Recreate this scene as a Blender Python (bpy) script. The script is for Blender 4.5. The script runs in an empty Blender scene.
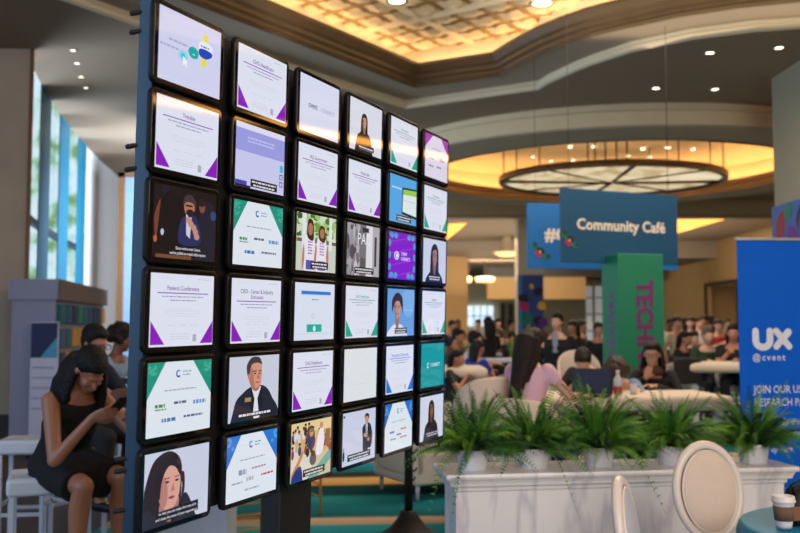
import bpy, bmesh, math, random
from mathutils import Vector, Matrix, Euler
random.seed(7)
S = bpy.context.scene
COL = S.collection
PI = math.pi
R = math.radians

# ------------------------------------------------------------------ camera
CAMZ = 1.55
PITCH = R(3.63)
FPX = 922.37
cam_data = bpy.data.cameras.new('camera')
cam = bpy.data.objects.new('camera', cam_data)
COL.objects.link(cam)
cam.location = (0, 0, CAMZ)
cam.rotation_euler = (PI / 2 + PITCH, 0, 0)
cam_data.sensor_width = 36
cam_data.lens = FPX / 800 * 36
cam_data.clip_end = 400
cam_data.clip_start = .05
cam_data.dof.use_dof = True
cam_data.dof.focus_distance = 2.9
cam_data.dof.aperture_fstop = 3.4
S.camera = cam

# ------------------------------------------------------------------ world, lights, exposure
S.view_settings.view_transform = 'Standard'
S.view_settings.look = 'None'
S.view_settings.gamma = 1
S.view_settings.use_curve_mapping = False
S.view_settings.exposure = 0.0
W = bpy.data.worlds.new('world')
S.world = W
W.use_nodes = True
W.node_tree.nodes['Background'].inputs[0].default_value = (.92, .93, 1, 1)
W.node_tree.nodes['Background'].inputs[1].default_value = .22


def area(name, loc, target, sx, sy, power, col):
    l = bpy.data.lights.new(name, 'AREA')
    l.shape = 'RECTANGLE'
    l.size = sx
    l.size_y = sy
    l.energy = power
    l.color = col
    o = bpy.data.objects.new(name, l)
    COL.objects.link(o)
    o.location = loc
    d = Vector(target) - Vector(loc)
    o.rotation_euler = d.to_track_quat('-Z', 'Y').to_euler()
    return o


area('hall_light_behind', (3.5, -3.5, 4.6), (2.2, 5.5, .6), 6, 4, 580, (1, .88, .81))
area('window_light_behind', (-6.5, 1.0, 3.0), (-1.5, 5.5, .8), 5, 4, 220, (.42, .65, 1))
area('window_light_left', (-9.5, 15, 3.4), (0, 14, 2.0), 6, 4, 900, (.72, .86, 1))
area('curved_wall_fill', (-3.0, 17.0, 3.6), (-6.8, 20, 2.6), 2, 2, 560, (.78, .88, 1))  # added fill inside the room, no window here; brightens the white curved wall
area('chandelier_glow', (4.6, 19.5, 4.3), (4.6, 19.5, 0), 4.5, 4.5, 260, (1, .84, .64))
area('cafe_light', (3.2, 10.0, 5.1), (3.0, 9.5, 0), 4, 3, 200, (1, .86, .72))
area('tray_ceiling_fill', (2.0, 7.5, 5.5), (2.0, 7.6, 7), 7, 9, 170, (1, .82, .58))  # unseen fill added to lift the middle of the tile ceiling
area('far_hall_light', (6.0, 34, 5.1), (6.0, 35, 0), 14, 8, 1100, (1, .84, .64))
area('far_ceiling_fill', (5, 34.5, 2.9), (5, 34.6, 6), 13, 9, 420, (1, .86, .7))  # no lamp stands here; added to brighten the far ceiling
area('window_ground_bounce', (-9.5, 16, .9), (-3, 15, 5.2), 6, 2, 380, (.78, .88, 1))
area('far_header_fill', (3.0, 41, 4.3), (3.0, 58, 1.2), 10, 1, 700, (1, .88, .72))  # unseen light added so the header board and far wall read brighter


# ------------------------------------------------------------------ helpers
def at(px, py, Y):
    """world point seen at pixel (px,py) at ground distance Y"""
    c, s = math.cos(PITCH), math.sin(PITCH)
    v = 266.5 - py
    dy = FPX * c - v * s
    dz = FPX * s + v * c
    k = Y / dy
    return Vector(((px - 400) * k, Y, CAMZ + dz * k))


def onz(px, py, z):
    c, s = math.cos(PITCH), math.sin(PITCH)
    v = 266.5 - py
    dy = FPX * c - v * s
    dz = FPX * s + v * c
    k = (z - CAMZ) / dz
    return Vector(((px - 400) * k, dy * k, z))


def lin(c):
    def f(x):
        x /= 255
        return x / 12.92 if x <= .04045 else ((x + .055) / 1.055) ** 2.4
    return (f(c[0]), f(c[1]), f(c[2]), 1)


MATS = {}


def mat(name, col, rough=.6, metal=0, var=.08, scale=12, bump=0, emit=0, ecol=None, spec=.5, col2=None, sheen=0):
    if name in MATS:
        return MATS[name]
    m = bpy.data.materials.new(name)
    m.use_nodes = True
    nt = m.node_tree
    b = nt.nodes['Principled BSDF']
    base = lin(col)
    b.inputs['Roughness'].default_value = rough
    b.inputs['Metallic'].default_value = metal
    b.inputs['Specular IOR Level'].default_value = spec
    tc = nt.nodes.new('ShaderNodeTexCoord')
    no = nt.nodes.new('ShaderNodeTexNoise')
    no.inputs['Scale'].default_value = scale
    no.inputs['Detail'].default_value = 4
    nt.links.new(tc.outputs['Object'], no.inputs['Vector'])
    mx = nt.nodes.new('ShaderNodeMix')
    mx.data_type = 'RGBA'
    c2 = lin(col2) if col2 else tuple(min(1, x * (1 - var * 2.2)) for x in base[:3]) + (1,)
    mx.inputs[6].default_value = base
    mx.inputs[7].default_value = c2
    nt.links.new(no.outputs['Fac'], mx.inputs[0])
    nt.links.new(mx.outputs[2], b.inputs['Base Color'])
    if bump:
        bp = nt.nodes.new('ShaderNodeBump')
        bp.inputs['Strength'].default_value = bump
        bp.inputs['Distance'].default_value = .01
        nt.links.new(no.outputs['Fac'], bp.inputs['Height'])
        nt.links.new(bp.outputs[0], b.inputs['Normal'])
    if emit:
        b.inputs['Emission Color'].default_value = lin(ecol or col)
        b.inputs['Emission Strength'].default_value = emit
    MATS[name] = m
    return m


class MB:
    """mesh builder: collects shapes with material slots and makes ONE object"""
    def __init__(s):
        s.bm = bmesh.new()
        s.mats = []
        s.cur = 0

    def m(s, material):
        if material not in s.mats:
            s.mats.append(material)
        s.cur = s.mats.index(material)
        return s

    def _tag(s, faces, smooth=False):
        for f in faces:
            f.material_index = s.cur
            f.smooth = smooth

    def box(s, lo, hi, M=None, bev=0):
        lo = Vector(lo)
        hi = Vector(hi)
        vs = [s.bm.verts.new((x, y, z)) for x in (lo.x, hi.x) for y in (lo.y, hi.y) for z in (lo.z, hi.z)]
        F = [(0, 1, 3, 2), (4, 6, 7, 5), (0, 4, 5, 1), (2, 3, 7, 6), (0, 2, 6, 4), (1, 5, 7, 3)]
        fs = [s.bm.faces.new([vs[i] for i in f]) for f in F]
        s._tag(fs)
        if bev:
            eds = list({e for f in fs for e in f.edges})
            r = bmesh.ops.bevel(s.bm, geom=eds, offset=bev, segments=3, affect='EDGES', profile=.5)
            s._tag(r['faces'], True)
            vs = list({v for f in r['faces'] for v in f.verts} | {v for v in vs if v.is_valid})
        if M is not None:
            for v in vs:
                v.co = M @ v.co
        return vs

    def loft(s, rings, closed=True, caps=True, smooth=True):
        """rings: lists of points, equal count"""
        L = [[s.bm.verts.new(p) for p in r] for r in rings]
        n = len(L[0])
        fs = []
        for a, b in zip(L, L[1:]):
            for i in range(n if closed else n - 1):
                j = (i + 1) % n
                fs.append(s.bm.faces.new((a[i], a[j], b[j], b[i])))
        s._tag(fs, smooth)
        if caps and closed:
            c = [s.bm.faces.new(L[0][::-1]), s.bm.faces.new(L[-1])]
            s._tag(c)
        return L

    def lathe(s, prof, c=(0, 0, 0), seg=24, sx=1, sy=1, M=None, smooth=True, caps=False):
        c = Vector(c)
        rings = []
        for r, z in prof:
            ring = [Vector((c.x + max(r, 1e-4) * sx * math.cos(2 * PI * i / seg), c.y + max(r, 1e-4) * sy * math.sin(2 * PI * i / seg), c.z + z)) for i in range(seg)]
            if M is not None:
                ring = [M @ p for p in ring]
            rings.append(ring)
        return s.loft(rings, True, caps, smooth)

    def tube(s, pts, r, seg=8, smooth=True):
        pts = [Vector(p) for p in pts]
        rs = r if isinstance(r, (list, tuple)) else [r] * len(pts)
        rings = []
        prev = None
        for i, p in enumerate(pts):
            d = (pts[min(i + 1, len(pts) - 1)] - pts[max(i - 1, 0)]).normalized()
            ref = prev if prev is not None else (Vector((0, 0, 1)) if abs(d.z) < .9 else Vector((1, 0, 0)))
            a = (ref - d * ref.dot(d)).normalized()
            prev = a
            b = d.cross(a)
            rings.append([p + (a * math.cos(2 * PI * k / seg) + b * math.sin(2 * PI * k / seg)) * rs[i] for k in range(seg)])
        return s.loft(rings, True, True, smooth)

    def capsule(s, a, b, ra, rb, seg=12, flat_a=False, flat_b=False):
        a = Vector(a)
        b = Vector(b)
        d = (b - a).normalized()
        pts, rr = [], []
        if not flat_a:
            for t in (-.98, -.8, -.45):
                pts.append(a + d * ra * t)
                rr.append(ra * math.sqrt(1 - t * t))
        for t in (0, .5, 1):
            pts.append(a.lerp(b, t))
            rr.append(ra + (rb - ra) * t)
        if not flat_b:
            for t in (.45, .8, .98):
                pts.append(b + d * rb * t)
                rr.append(rb * math.sqrt(1 - t * t))
        s.tube(pts, rr, seg)

    def ell(s, c, r, M=None, seg=20):
        c = Vector(c)
        rings = []
        n = seg // 2
        for j in range(1, n):
            t = PI * j / n
            ring = []
            for i in range(seg):
                q = 2 * PI * i / seg
                p = Vector((r[0] * math.sin(t) * math.cos(q), r[1] * math.sin(t) * math.sin(q), -r[2] * math.cos(t))) + c
                ring.append(M @ p if M is not None else p)
            rings.append(ring)
        s.loft(rings, True, True, True)

    def poly(s, pts, smooth=False):
        f = s.bm.faces.new([s.bm.verts.new(p) for p in pts])
        s._tag([f], smooth)
        return f

    def mesh(s, me, M):
        """append another mesh's geometry"""
        vs = [s.bm.verts.new(M @ v.co) for v in me.vertices]
        for p in me.polygons:
            try:
                f = s.bm.faces.new([vs[i] for i in p.vertices])
                f.material_index = s.cur
            except ValueError:
                pass

    def build(s, name, parent=None, loc=None, rz=0, fix=True):
        if fix:
            bmesh.ops.recalc_face_normals(s.bm, faces=s.bm.faces)
        me = bpy.data.meshes.new(name)
        s.bm.to_mesh(me)
        s.bm.free()
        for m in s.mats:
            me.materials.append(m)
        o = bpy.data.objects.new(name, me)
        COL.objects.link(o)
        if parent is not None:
            o.parent = parent
        if loc is not None:
            o.location = loc
        o.rotation_euler.z = rz
        return o


def tag(o, label=None, cat=None, group=None, kind=None):
    if label: o['label'] = label
    if cat: o['category'] = cat
    if group: o['group'] = group
    if kind: o['kind'] = kind
    return o


def thing(name, label, cat, loc=(0, 0, 0), rz=0, group=None):
    o = bpy.data.objects.new(name, None)
    COL.objects.link(o)
    o.empty_display_size = .1
    o.location = loc
    o.rotation_euler.z = rz
    return tag(o, label, cat, group)


def struct(o):
    o['kind'] = 'structure'
    return o


def kids(o):
    return [c for c in COL.objects if c.parent == o]


def dup(root, loc, rz, label, group=None, mats=None, scale=None):
    r = root.copy()
    COL.objects.link(r)
    r.location = loc
    r.rotation_euler.z = rz
    r['label'] = label
    if scale: r.scale = (scale,) * 3
    if group: r['group'] = group
    for ch in kids(root):
        c = ch.copy()
        COL.objects.link(c)
        c.parent = r
        for g in kids(ch):
            d = g.copy()
            COL.objects.link(d)
            d.parent = c
        k = ch.name.split('.')[0]
        if mats and k in mats:
            for i, mm in enumerate(mats[k] if isinstance(mats[k], list) else [mats[k]]):
                c.material_slots[i].link = 'OBJECT'
                c.material_slots[i].material = mm
    return r


TXT = {}


def text_mesh(txt, size=1, bold=0, spacing=1, align='CENTER'):
    key = (txt, size, bold, spacing, align)
    if key in TXT: return TXT[key]
    cu = bpy.data.curves.new('lettering', 'FONT')
    cu.body = txt
    cu.size = size
    cu.offset = bold
    cu.space_character = spacing
    cu.align_x = align
    cu.align_y = 'CENTER'
    cu.resolution_u = 2
    ob = bpy.data.objects.new('lettering', cu)
    COL.objects.link(ob)
    dg = bpy.context.evaluated_depsgraph_get()
    me = bpy.data.meshes.new_from_object(ob.evaluated_get(dg))
    bpy.data.objects.remove(ob)
    TXT[key] = me
    return me


def fill2d(outer, holes, z, name, material, flip=False):
    """flat ceiling plate with holes"""
    cu = bpy.data.curves.new(name, 'CURVE')
    cu.dimensions = '2D'
    cu.fill_mode = 'BOTH'
    for poly in [outer] + holes:
        sp = cu.splines.new('POLY')
        sp.points.add(len(poly) - 1)
        for p, q in zip(sp.points, poly):
            p.co = (q[0], q[1], 0, 1)
        sp.use_cyclic_u = True
    ob = bpy.data.objects.new(name, cu)
    COL.objects.link(ob)
    dg = bpy.context.evaluated_depsgraph_get()
    me = bpy.data.meshes.new_from_object(ob.evaluated_get(dg))
    bpy.data.objects.remove(ob)
    for v in me.vertices: v.co.z = z
    me.materials.clear()
    me.materials.append(material)
    o = bpy.data.objects.new(name, me)
    COL.objects.link(o)
    return o


def offset_poly(pts, d):
    """offset a closed polygon outward by d (points counter-clockwise or not)"""
    A = sum(pts[i][0] * pts[(i + 1) % len(pts)][1] - pts[(i + 1) % len(pts)][0] * pts[i][1] for i in range(len(pts)))
    sg = 1 if A > 0 else -1
    out = []
    n = len(pts)
    for i in range(n):
        a = Vector(pts[i - 1][:2]); b = Vector(pts[i][:2]); c = Vector(pts[(i + 1) % n][:2])
        e1 = (b - a).normalized(); e2 = (c - b).normalized()
        n1 = Vector((e1.y, -e1.x)) * sg
        n2 = Vector((e2.y, -e2.x)) * sg
        m = (n1 + n2).normalized()
        k = d / max(.5, m.dot(n1))
        out.append((b.x + m.x * k, b.y + m.y * k))
    return out


def profile_run(mb, poly, prof):
    """sweep (offset, z) profile around a closed polygon"""
    rings = []
    for d, z in prof:
        q = offset_poly(poly, d) if d else [(p[0], p[1]) for p in poly]
        rings.append([Vector((x, y, z)) for x, y in q])
    mb.loft(rings, True, False, False)


# ------------------------------------------------------------------ room structure
H1 = 5.2
m_ceil = mat('painted ceiling plaster', (150, 129, 108), .9, var=.04, scale=2)
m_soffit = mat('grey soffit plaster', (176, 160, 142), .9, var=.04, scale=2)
m_cream = mat('cream plaster lip', (226, 214, 184), .8, var=.04, scale=2)
m_mould = mat('bronze gilt crown moulding', (108, 86, 60), .45, var=.15, scale=5)
m_tile = mat('embossed gilt ceiling tile', (236, 216, 184), .5, var=.12, scale=3)
m_cove = mat('warm cove light tube', (255, 214, 150), emit=12, ecol=(255, 228, 178))
m_cove2 = mat('warm ring cove light tube', (255, 214, 150), emit=22, ecol=(255, 206, 140))
m_wallwarm = mat('warm beige wall paint', (196, 158, 106), .85, var=.06, scale=1.5)
m_stone = mat('pale limestone wall', (186, 170, 148), .7, var=.16, scale=1.6, bump=.1)
m_white = mat('white curved wall plaster', (214, 216, 222), .8, var=.03, scale=2)
m_wood = mat('golden brown wood trim', (128, 90, 54), .5, var=.2, scale=9)
m_dark = mat('dark stained base board', (62, 48, 40), .5, var=.2, scale=8)
m_black = mat('black painted metal', (13, 13, 15), .65, var=.1)


def carpet():
    m = bpy.data.materials.new('teal carpet with gold and cream waves')
    m.use_nodes = True
    nt = m.node_tree
    b = nt.nodes['Principled BSDF']
    b.inputs['Roughness'].default_value = .95
    b.inputs['Specular IOR Level'].default_value = .1
    tc = nt.nodes.new('ShaderNodeTexCoord')
    mp = nt.nodes.new('ShaderNodeMapping')
    mp.inputs['Rotation'].default_value = (0, 0, R(-20))
    mp.inputs['Scale'].default_value = (.28, 1, 1)
    no = nt.nodes.new('ShaderNodeTexNoise')
    no.inputs['Scale'].default_value = .9
    no.inputs['Detail'].default_value = 1.5
    wv = nt.nodes.new('ShaderNodeTexWave')
    wv.wave_type = 'BANDS'
    wv.bands_direction = 'Y'
    wv.wave_profile = 'SAW'
    wv.inputs['Scale'].default_value = .115
    wv.inputs['Distortion'].default_value = 3.4
    wv.inputs['Detail'].default_value = 1
    wv.inputs['Detail Scale'].default_value = 1.3
    wv.inputs['Phase Offset'].default_value = 1.0
    cr = nt.nodes.new('ShaderNodeValToRGB')
    cr.color_ramp.interpolation = 'EASE'
    st = [(0, (20, 112, 124)), (.14, (40, 140, 146)), (.18, (14, 74, 78)), (.30, (12, 64, 68)), (.33, (206, 160, 88)), (.42, (220, 180, 112)),
          (.45, (58, 50, 50)), (.52, (48, 58, 60)), (.55, (24, 120, 140)), (.72, (40, 150, 164)), (.76, (190, 162, 134)), (.82, (200, 174, 146)), (.86, (20, 96, 104)), (1, (20, 112, 124))]
    e = cr.color_ramp.elements
    e[0].position, e[0].color = st[0][0], lin(st[0][1])
    e[1].position, e[1].color = st[-1][0], lin(st[-1][1])
    for p, c in st[1:-1]:
        q = e.new(p)
        q.color = lin(c)
    nt.links.new(tc.outputs['Object'], mp.inputs[0])
    nt.links.new(mp.outputs[0], wv.inputs[0])
    nt.links.new(wv.outputs['Fac'], cr.inputs[0])
    nt.links.new(cr.outputs[0], b.inputs['Base Color'])
    return m


fl = MB().m(carpet())
fl.box((-2.3, -9, -.1), (14, 64, 0))
struct(fl.build('floor'))
fl = MB().m(mat('dark brown floor', (66, 54, 48), .6, var=.1, scale=3))
fl.box((-14, -9, -.1), (-2.3, 64, 0))
struct(fl.build('floor'))

# tray opening: lip polygon at H1, moulding polygon inside it
lipA = [onz(66, 2, H1), onz(135, 26, H1), onz(406, 109, H1), onz(539, 90, H1), onz(548, 84, H1), onz(557, 80, H1), onz(575, 72, H1), onz(593, 65, H1), onz(633, 52, H1), onz(692, 40, H1), onz(755, 32, H1), onz(800, 29, H1)]
lip = [(-10.5, -7), (-8.2, 4.5)] + [(p.x, p.y) for p in lipA] + [(8.2, 11.3), (11.4, 12.2), (11.4, -7)]
ZM = 5.35
mA = [onz(160, -8, ZM), onz(414, 88, ZM), onz(503, 76, ZM), onz(515, 69, ZM), onz(530, 61, ZM), onz(548, 52.5, ZM), onz(570, 44, ZM), onz(595, 36, ZM), onz(620, 30, ZM), onz(680, 17, ZM), onz(740, 8, ZM), onz(800, 2, ZM)]
mou = [(-9.4, -6), (-7.2, 4.2)] + [(p.x, p.y) for p in mA] + [(8.2, 10.5), (10.4, 11.0), (10.4, -6)]
RC = (4.58, 20.0)


def circ(r, n=72, ky=1.0):
    return [(RC[0] + r * math.cos(2 * PI * i / n), RC[1] + r * ky * math.sin(2 * PI * i / n)) for i in range(n)]


cov1 = [(9.4, 31.2), (11.3, 31.0), (11.0, 36.6)]
cov2 = [(1.77, 33.3), (2.4, 33.0), (2.0, 39.4)]
wp = [(p.x, p.y) for p in [onz(*q_, H1) for q_ in ((30, 62), (42, 86), (56, 108), (70, 128), (85, 145), (101, 161), (118, 176), (138, 188), (170, 200))]]
struct(fill2d([(-14, -9), (14, -9), (14, 40), (-3.0, 40)] + wp[::-1] + [(-5.05, 12.1), (-14, 12.1)], [lip, circ(5.05), cov1, cov2], H1, 'ceiling', m_ceil))
struct(fill2d([(-14, 40), (14, 40), (14, 64), (-14, 64)], [], 4.46, 'ceiling', m_ceil))
mb = MB().m(m_soffit)
mb.box((-14, 39.95, 4.46), (14, 40.05, 5.25))
struct(mb.build('ceiling'))
# lit troughs in the far ceiling
for cv in (cov1, cov2):
    mb = MB().m(mat('gold lit trough', (255, 190, 100), emit=1.4, ecol=(255, 184, 86)))
    mb.loft([[Vector((x, y, H1)) for x, y in cv], [Vector((x, y, H1 + .25)) for x, y in cv]], True, False, False)
    mb.poly([Vector((x, y, H1 + .25)) for x, y in cv])
    struct(mb.build('ceiling'))
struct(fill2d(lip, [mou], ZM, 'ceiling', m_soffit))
mb = MB().m(m_cream)
profile_run(mb, lip, [(0, H1), (-.05, H1 + .02), (-.05, H1 + .07), (.0, H1 + .10), (0, ZM)])
struct(mb.build('trim_1'))
mb = MB().m(m_mould)
profile_run(mb, mou, [(0, ZM), (-.05, ZM - .02), (-.09, ZM + .02), (-.06, ZM + .05), (-.06, ZM + .09), (-.11, ZM + .12), (-.11, ZM + .17), (-.16, ZM + .20), (-.22, ZM + .28), (-.22, ZM + .33), (-.17, ZM + .33)])
struct(mb.build('trim_2'))
mb = MB().m(m_tile)
ZT = 6.05
profile_run(mb, mou, [(-.17, ZM + .33), (.3, ZM + .33), (.3, ZT + .05)])
struct(mb.build('trim_3'))
# embossed tile field
ts = .46
m_groove = mat('gilt tile groove with painted shade', (168, 136, 92), .6)  # shade of the relief painted into the groove colour
m_tile2 = mat('gilt tile boss with painted highlight', (250, 232, 200), .45, var=.1, scale=3)  # lighter copy: highlight painted onto the raised bosses and ribs
mb = MB().m(m_tile).m(m_groove).m(m_tile2)
bm = mb.bm
import itertools
NT = 8
st_ = ts / NT
G = {}
ca_, sa_ = math.cos(R(35)), math.sin(R(35))


def tile_v(i, j):
    if (i, j) in G: return G[i, j]
    fu, fv = (i % NT) / NT, (j % NT) / NT
    d = max(abs(fu - .5), abs(fv - .5))
    dd = abs(fu - .5) + abs(fv - .5)
    h = .025 if d > .45 else -.075 * max(0, 1 - dd * 1.9)
    if (i % (NT * 4)) < 1 or (j % (NT * 4)) < 1: h = -.06
    u, v = i * st_, j * st_
    G[i, j] = bm.verts.new((u * ca_ + v * sa_, -u * sa_ + v * ca_, ZT + h))
    return G[i, j]


for i in range(-360, 360):
    for j in range(-240, 460):
        u, v = (i + .5) * st_, (j + .5) * st_
        x, y = u * ca_ + v * sa_, -u * sa_ + v * ca_
        if not (-10 < x < 11.2 and -7 < y < 16): continue
        f = bm.faces.new((tile_v(i, j), tile_v(i, j + 1), tile_v(i + 1, j + 1), tile_v(i + 1, j)))
        f.smooth = False
        a_, b_2 = i % NT, j % NT
        edge = a_ in (0, NT - 1) or b_2 in (0, NT - 1)
        mid = a_ in (3, 4) and b_2 in (3, 4)
        rib = i % (NT * 4) in (0, NT * 4 - 1) or j % (NT * 4) in (0, NT * 4 - 1)
        f.material_index = 2 if (rib or mid) else (1 if edge else 0)
struct(mb.build('ceiling', fix=False))
# cove light tubes standing on the moulding shelf
q = offset_poly(mou, .10)
mb = MB().m(m_cove)
pts = [Vector((x, y, ZM + .40)) for x, y in q]
mb.tube(pts + [pts[0]], .022, 6)
tag(mb.build('cove_light'), 'warm light tube hidden on the ledge of the large gilt ceiling tray', 'cove light')
# ring bulkhead around the chandelier
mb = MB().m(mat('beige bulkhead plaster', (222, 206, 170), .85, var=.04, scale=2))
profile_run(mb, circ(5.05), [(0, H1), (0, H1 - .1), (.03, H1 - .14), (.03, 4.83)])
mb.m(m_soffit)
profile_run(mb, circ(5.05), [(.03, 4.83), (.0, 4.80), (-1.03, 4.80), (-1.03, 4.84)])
struct(mb.build('trim_4'))
mb = MB().m(mat('dark bronze ring edge', (150, 118, 80), .5))
profile_run(mb, circ(4.02), [(0, 4.78), (-.04, 4.78), (-.04, 4.88), (.0, 4.92), (-.02, 4.95), (-.02, 5.06), (.04, 5.06), (.04, 4.92)])
struct(mb.build('trim_5'))
m_gold = mat('gold painted dome plaster', (226, 206, 172), .7, var=.05, scale=2)
mb = MB().m(m_gold)
profile_run(mb, circ(4.02), [(0, 4.92), (.55, 4.92), (.55, 5.1), (.50, 5.5), (.1, 5.68), (-.6, 5.75), (-3.6, 5.78)])
mb.poly([Vector((x, y, 5.78)) for x, y in circ(.25)])
struct(mb.build('trim_6'))
mb = MB().m(m_cove2)
pts = [Vector((x, y, 4.98)) for x, y in circ(4.25)]
mb.tube(pts + [pts[0]], .03, 6)
tag(mb.build('cove_light'), 'warm light tube inside the round ceiling recess above the chandelier', 'cove light')

mb = MB().m(mat('tan far beam plaster', (186, 160, 122), .85))
mb.box((-3, 26.6, 4.72), (13.8, 27, 5.19))
mb.m(mat('dark bronze ring edge', (150, 118, 80))).box((-3, 26.55, 4.66), (13.8, 27.05, 4.72))
struct(mb.build('trim_11'))

# right wall with cove, beyond the frame and far right
mb = MB().m(m_wallwarm)
mb.box((13.8, -9, 0), (14, 37.6, 5.25))
mb.box((13.8, 41.4, 0), (14, 64, 5.25))
mb.box((13.8, 37.6, 3.3), (14, 41.4, 5.25))
struct(mb.build('wall_right'))
mb = MB().m(m_mould)
mb.box((11.65, -6, 4.72), (12.1, 19, 5.2))
struct(mb.build('trim_7'))
mb = MB().m(mat('amber cove light lens', (255, 190, 100), emit=9.0, ecol=(255, 176, 78)))
mb.box((11.58, -6, 4.86), (11.64, 19, 4.99), bev=.01)
tag(mb.build('cove_light'), 'amber light strip along the ceiling bulkhead at the right side of the hall', 'cove light')
# doorway recess on the right wall
mb = MB().m(m_wallwarm)
mb.box((14, 37.0, 0), (17, 37.1, 3.4)); mb.box((14, 42, 0), (17, 42.1, 3.4)); mb.box((16.9, 37, 0), (17, 42, 3.4)); mb.box((14, 37, 3.3), (17, 42, 3.4))
struct(mb.build('wall_alcove'))
mb = MB().m(m_dark)
mb.box((13.70, 41.4, 0), (13.79, 41.55, 3.35)); mb.box((13.70, 37.45, 0), (13.79, 37.6, 3.35)); mb.box((13.70, 37.45, 3.3), (13.79, 41.55, 3.42))
struct(mb.build('trim_8'))
# far wall
mb = MB().m(mat('cream far wall', (222, 205, 172), .85, var=.05, scale=1))
mb.box((-14, 60, 0), (14, 60.2, 4.6))
struct(mb.build('wall_back'))
mb = MB().m(m_dark)
a = at(669, 330, 59.8)
mb.box((a.x, 59.7, 0), (at(683, 330, 59.8).x, 59.95, 4.3))
struct(mb.build('door_1'))
# far window
p0, p1 = at(467, 306, 59.8), at(494, 326, 59.8)
mb = MB().m(mat('far bright window glass', (225, 240, 255), emit=1.3, ecol=(205, 228, 245)))
mb.box((p0.x, 59.8, p1.z), (p1.x, 59.9, p0.z))
wn = struct(mb.build('window_1'))
mb = MB().m(m_dark)
for k in range(5):
    x = p0.x + (p1.x - p0.x) * k / 4
    mb.box((x - .03, 59.72, p1.z), (x + .03, 59.8, p0.z))
mb.box((p0.x, 59.72, (p0.z + p1.z) / 2 - .03), (p1.x, 59.8, (p0.z + p1.z) / 2 + .03))
mb.build('mullion', wn)
# blocks and headers of the far bar
mb = MB().m(m_wallwarm)
a, b = at(438, 258, 39.9), at(467, 258, 39.9)
mb.box((a.x, 39.6, 0), (b.x, 40.2, 4.5))
struct(mb.build('wall_pier'))
mb = MB().m(mat('tan header board', (190, 150, 96), .8))
a, b = at(487, 277, 46), at(586, 299, 46)
mb.box((a.x, 46, b.z), (b.x, 46.4, a.z))
mb.m(m_dark).box((a.x, 46.05, a.z), (b.x + 3, 46.4, 4.5))
struct(mb.build('trim_9'))
for (xa, xb, ya, yb) in ((586, 593, 286, 350), (595, 603, 286, 350), (606, 612, 286, 350)):
    mb = MB().m(mat('frosted tall window glass', (200, 205, 205), .3, emit=.25, ecol=(200, 205, 210)))
    a, b = at(xa, ya, 50), at(xb, yb, 50)
    mb.box((a.x, 50, .3), (b.x, 50.1, a.z))
    wn = struct(mb.build('window_2'))
    mb = MB().m(m_dark)
    for zz in (1.2, 2.1, 3.0):
        mb.box((a.x, 49.94, zz), (b.x, 50, zz + .06))
    mb.build('mullion', wn)
for xx in (503, 511):
    mb = MB().m(m_dark)
    a, b = at(xx - 1.6, 303, 59), at(xx + 1.6, 330, 59)
    mb.box((a.x, 59.2, 0), (b.x, 59.6, a.z))
    struct(mb.build('wall_slot'))

# left: limestone wall, wood trim, curved window wall
a = at(28, 300, 12.1)
mb = MB().m(m_stone)
mb.box((-14, 12.0, .4), (a.x, 12.04, 5.2))
struct(mb.build('wall_left'))
mb = MB().m(m_dark)
mb.box((-14, 11.97, 0), (a.x, 12.04, .4))
struct(mb.build('baseboard_left'))
mb = MB().m(m_wood)
mb.box((a.x, 11.97, 0), (a.x + .03, 12.04, 5.2))
struct(mb.build('trim_10'))
wp = [onz(30, 62, H1), onz(42, 86, H1), onz(56, 108, H1), onz(70, 128, H1), onz(85, 145, H1), onz(101, 161, H1), onz(118, 176, H1), onz(138, 188, H1), onz(170, 200, H1)]
wp = [(p.x, p.y) for p in wp]


def seg_wall(mb, p, q, z0, z1, t=.1):
    a = Vector(p); b = Vector(q)
    n = Vector((-(b - a).y, (b - a).x)).normalized() * t
    mb.loft([[Vector((*a, z)), Vector((*b, z)), Vector((*(b + n), z)), Vector((*(a + n), z))] for z in (z0, z1)], True, True, False)


def lerp2(p, q, t):
    return (p[0] + (q[0] - p[0]) * t, p[1] + (q[1] - p[1]) * t)


mb = MB().m(m_white)
for p, q in zip(wp[4:], wp[5:]):
    seg_wall(mb, p, q, 0, H1)
seg_wall(mb, wp[-1], (-3.0, 40), 0, H1)
for p, q in zip(wp[:4], wp[1:5]):
    seg_wall(mb, p, q, 0, .5)
struct(mb.build('wall_curved'))
# daylight garden behind the glass
m_leafbg = mat('sunlit garden foliage', (150, 190, 110), .9, emit=0)
m = bpy.data.materials.new('sunlit garden seen through glass')
m.use_nodes = True
nt = m.node_tree
b_ = nt.nodes['Principled BSDF']
tc = nt.nodes.new('ShaderNodeTexCoord')
no = nt.nodes.new('ShaderNodeTexNoise'); no.inputs['Scale'].default_value = 1.1; no.inputs['Detail'].default_value = 6
cr = nt.nodes.new('ShaderNodeValToRGB')
cr.color_ramp.elements[0].position = .38; cr.color_ramp.elements[0].color = lin((120, 160, 96))
cr.color_ramp.elements[1].position = .56; cr.color_ramp.elements[1].color = lin((226, 244, 250))
e = cr.color_ramp.elements.new(.47); e.color = lin((176, 212, 186))
nt.links.new(tc.outputs['Object'], no.inputs[0]); nt.links.new(no.outputs['Fac'], cr.inputs[0])
nt.links.new(cr.outputs[0], b_.inputs['Base Color']); nt.links.new(cr.outputs[0], b_.inputs['Emission Color'])
b_.inputs['Emission Strength'].default_value = .95
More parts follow.
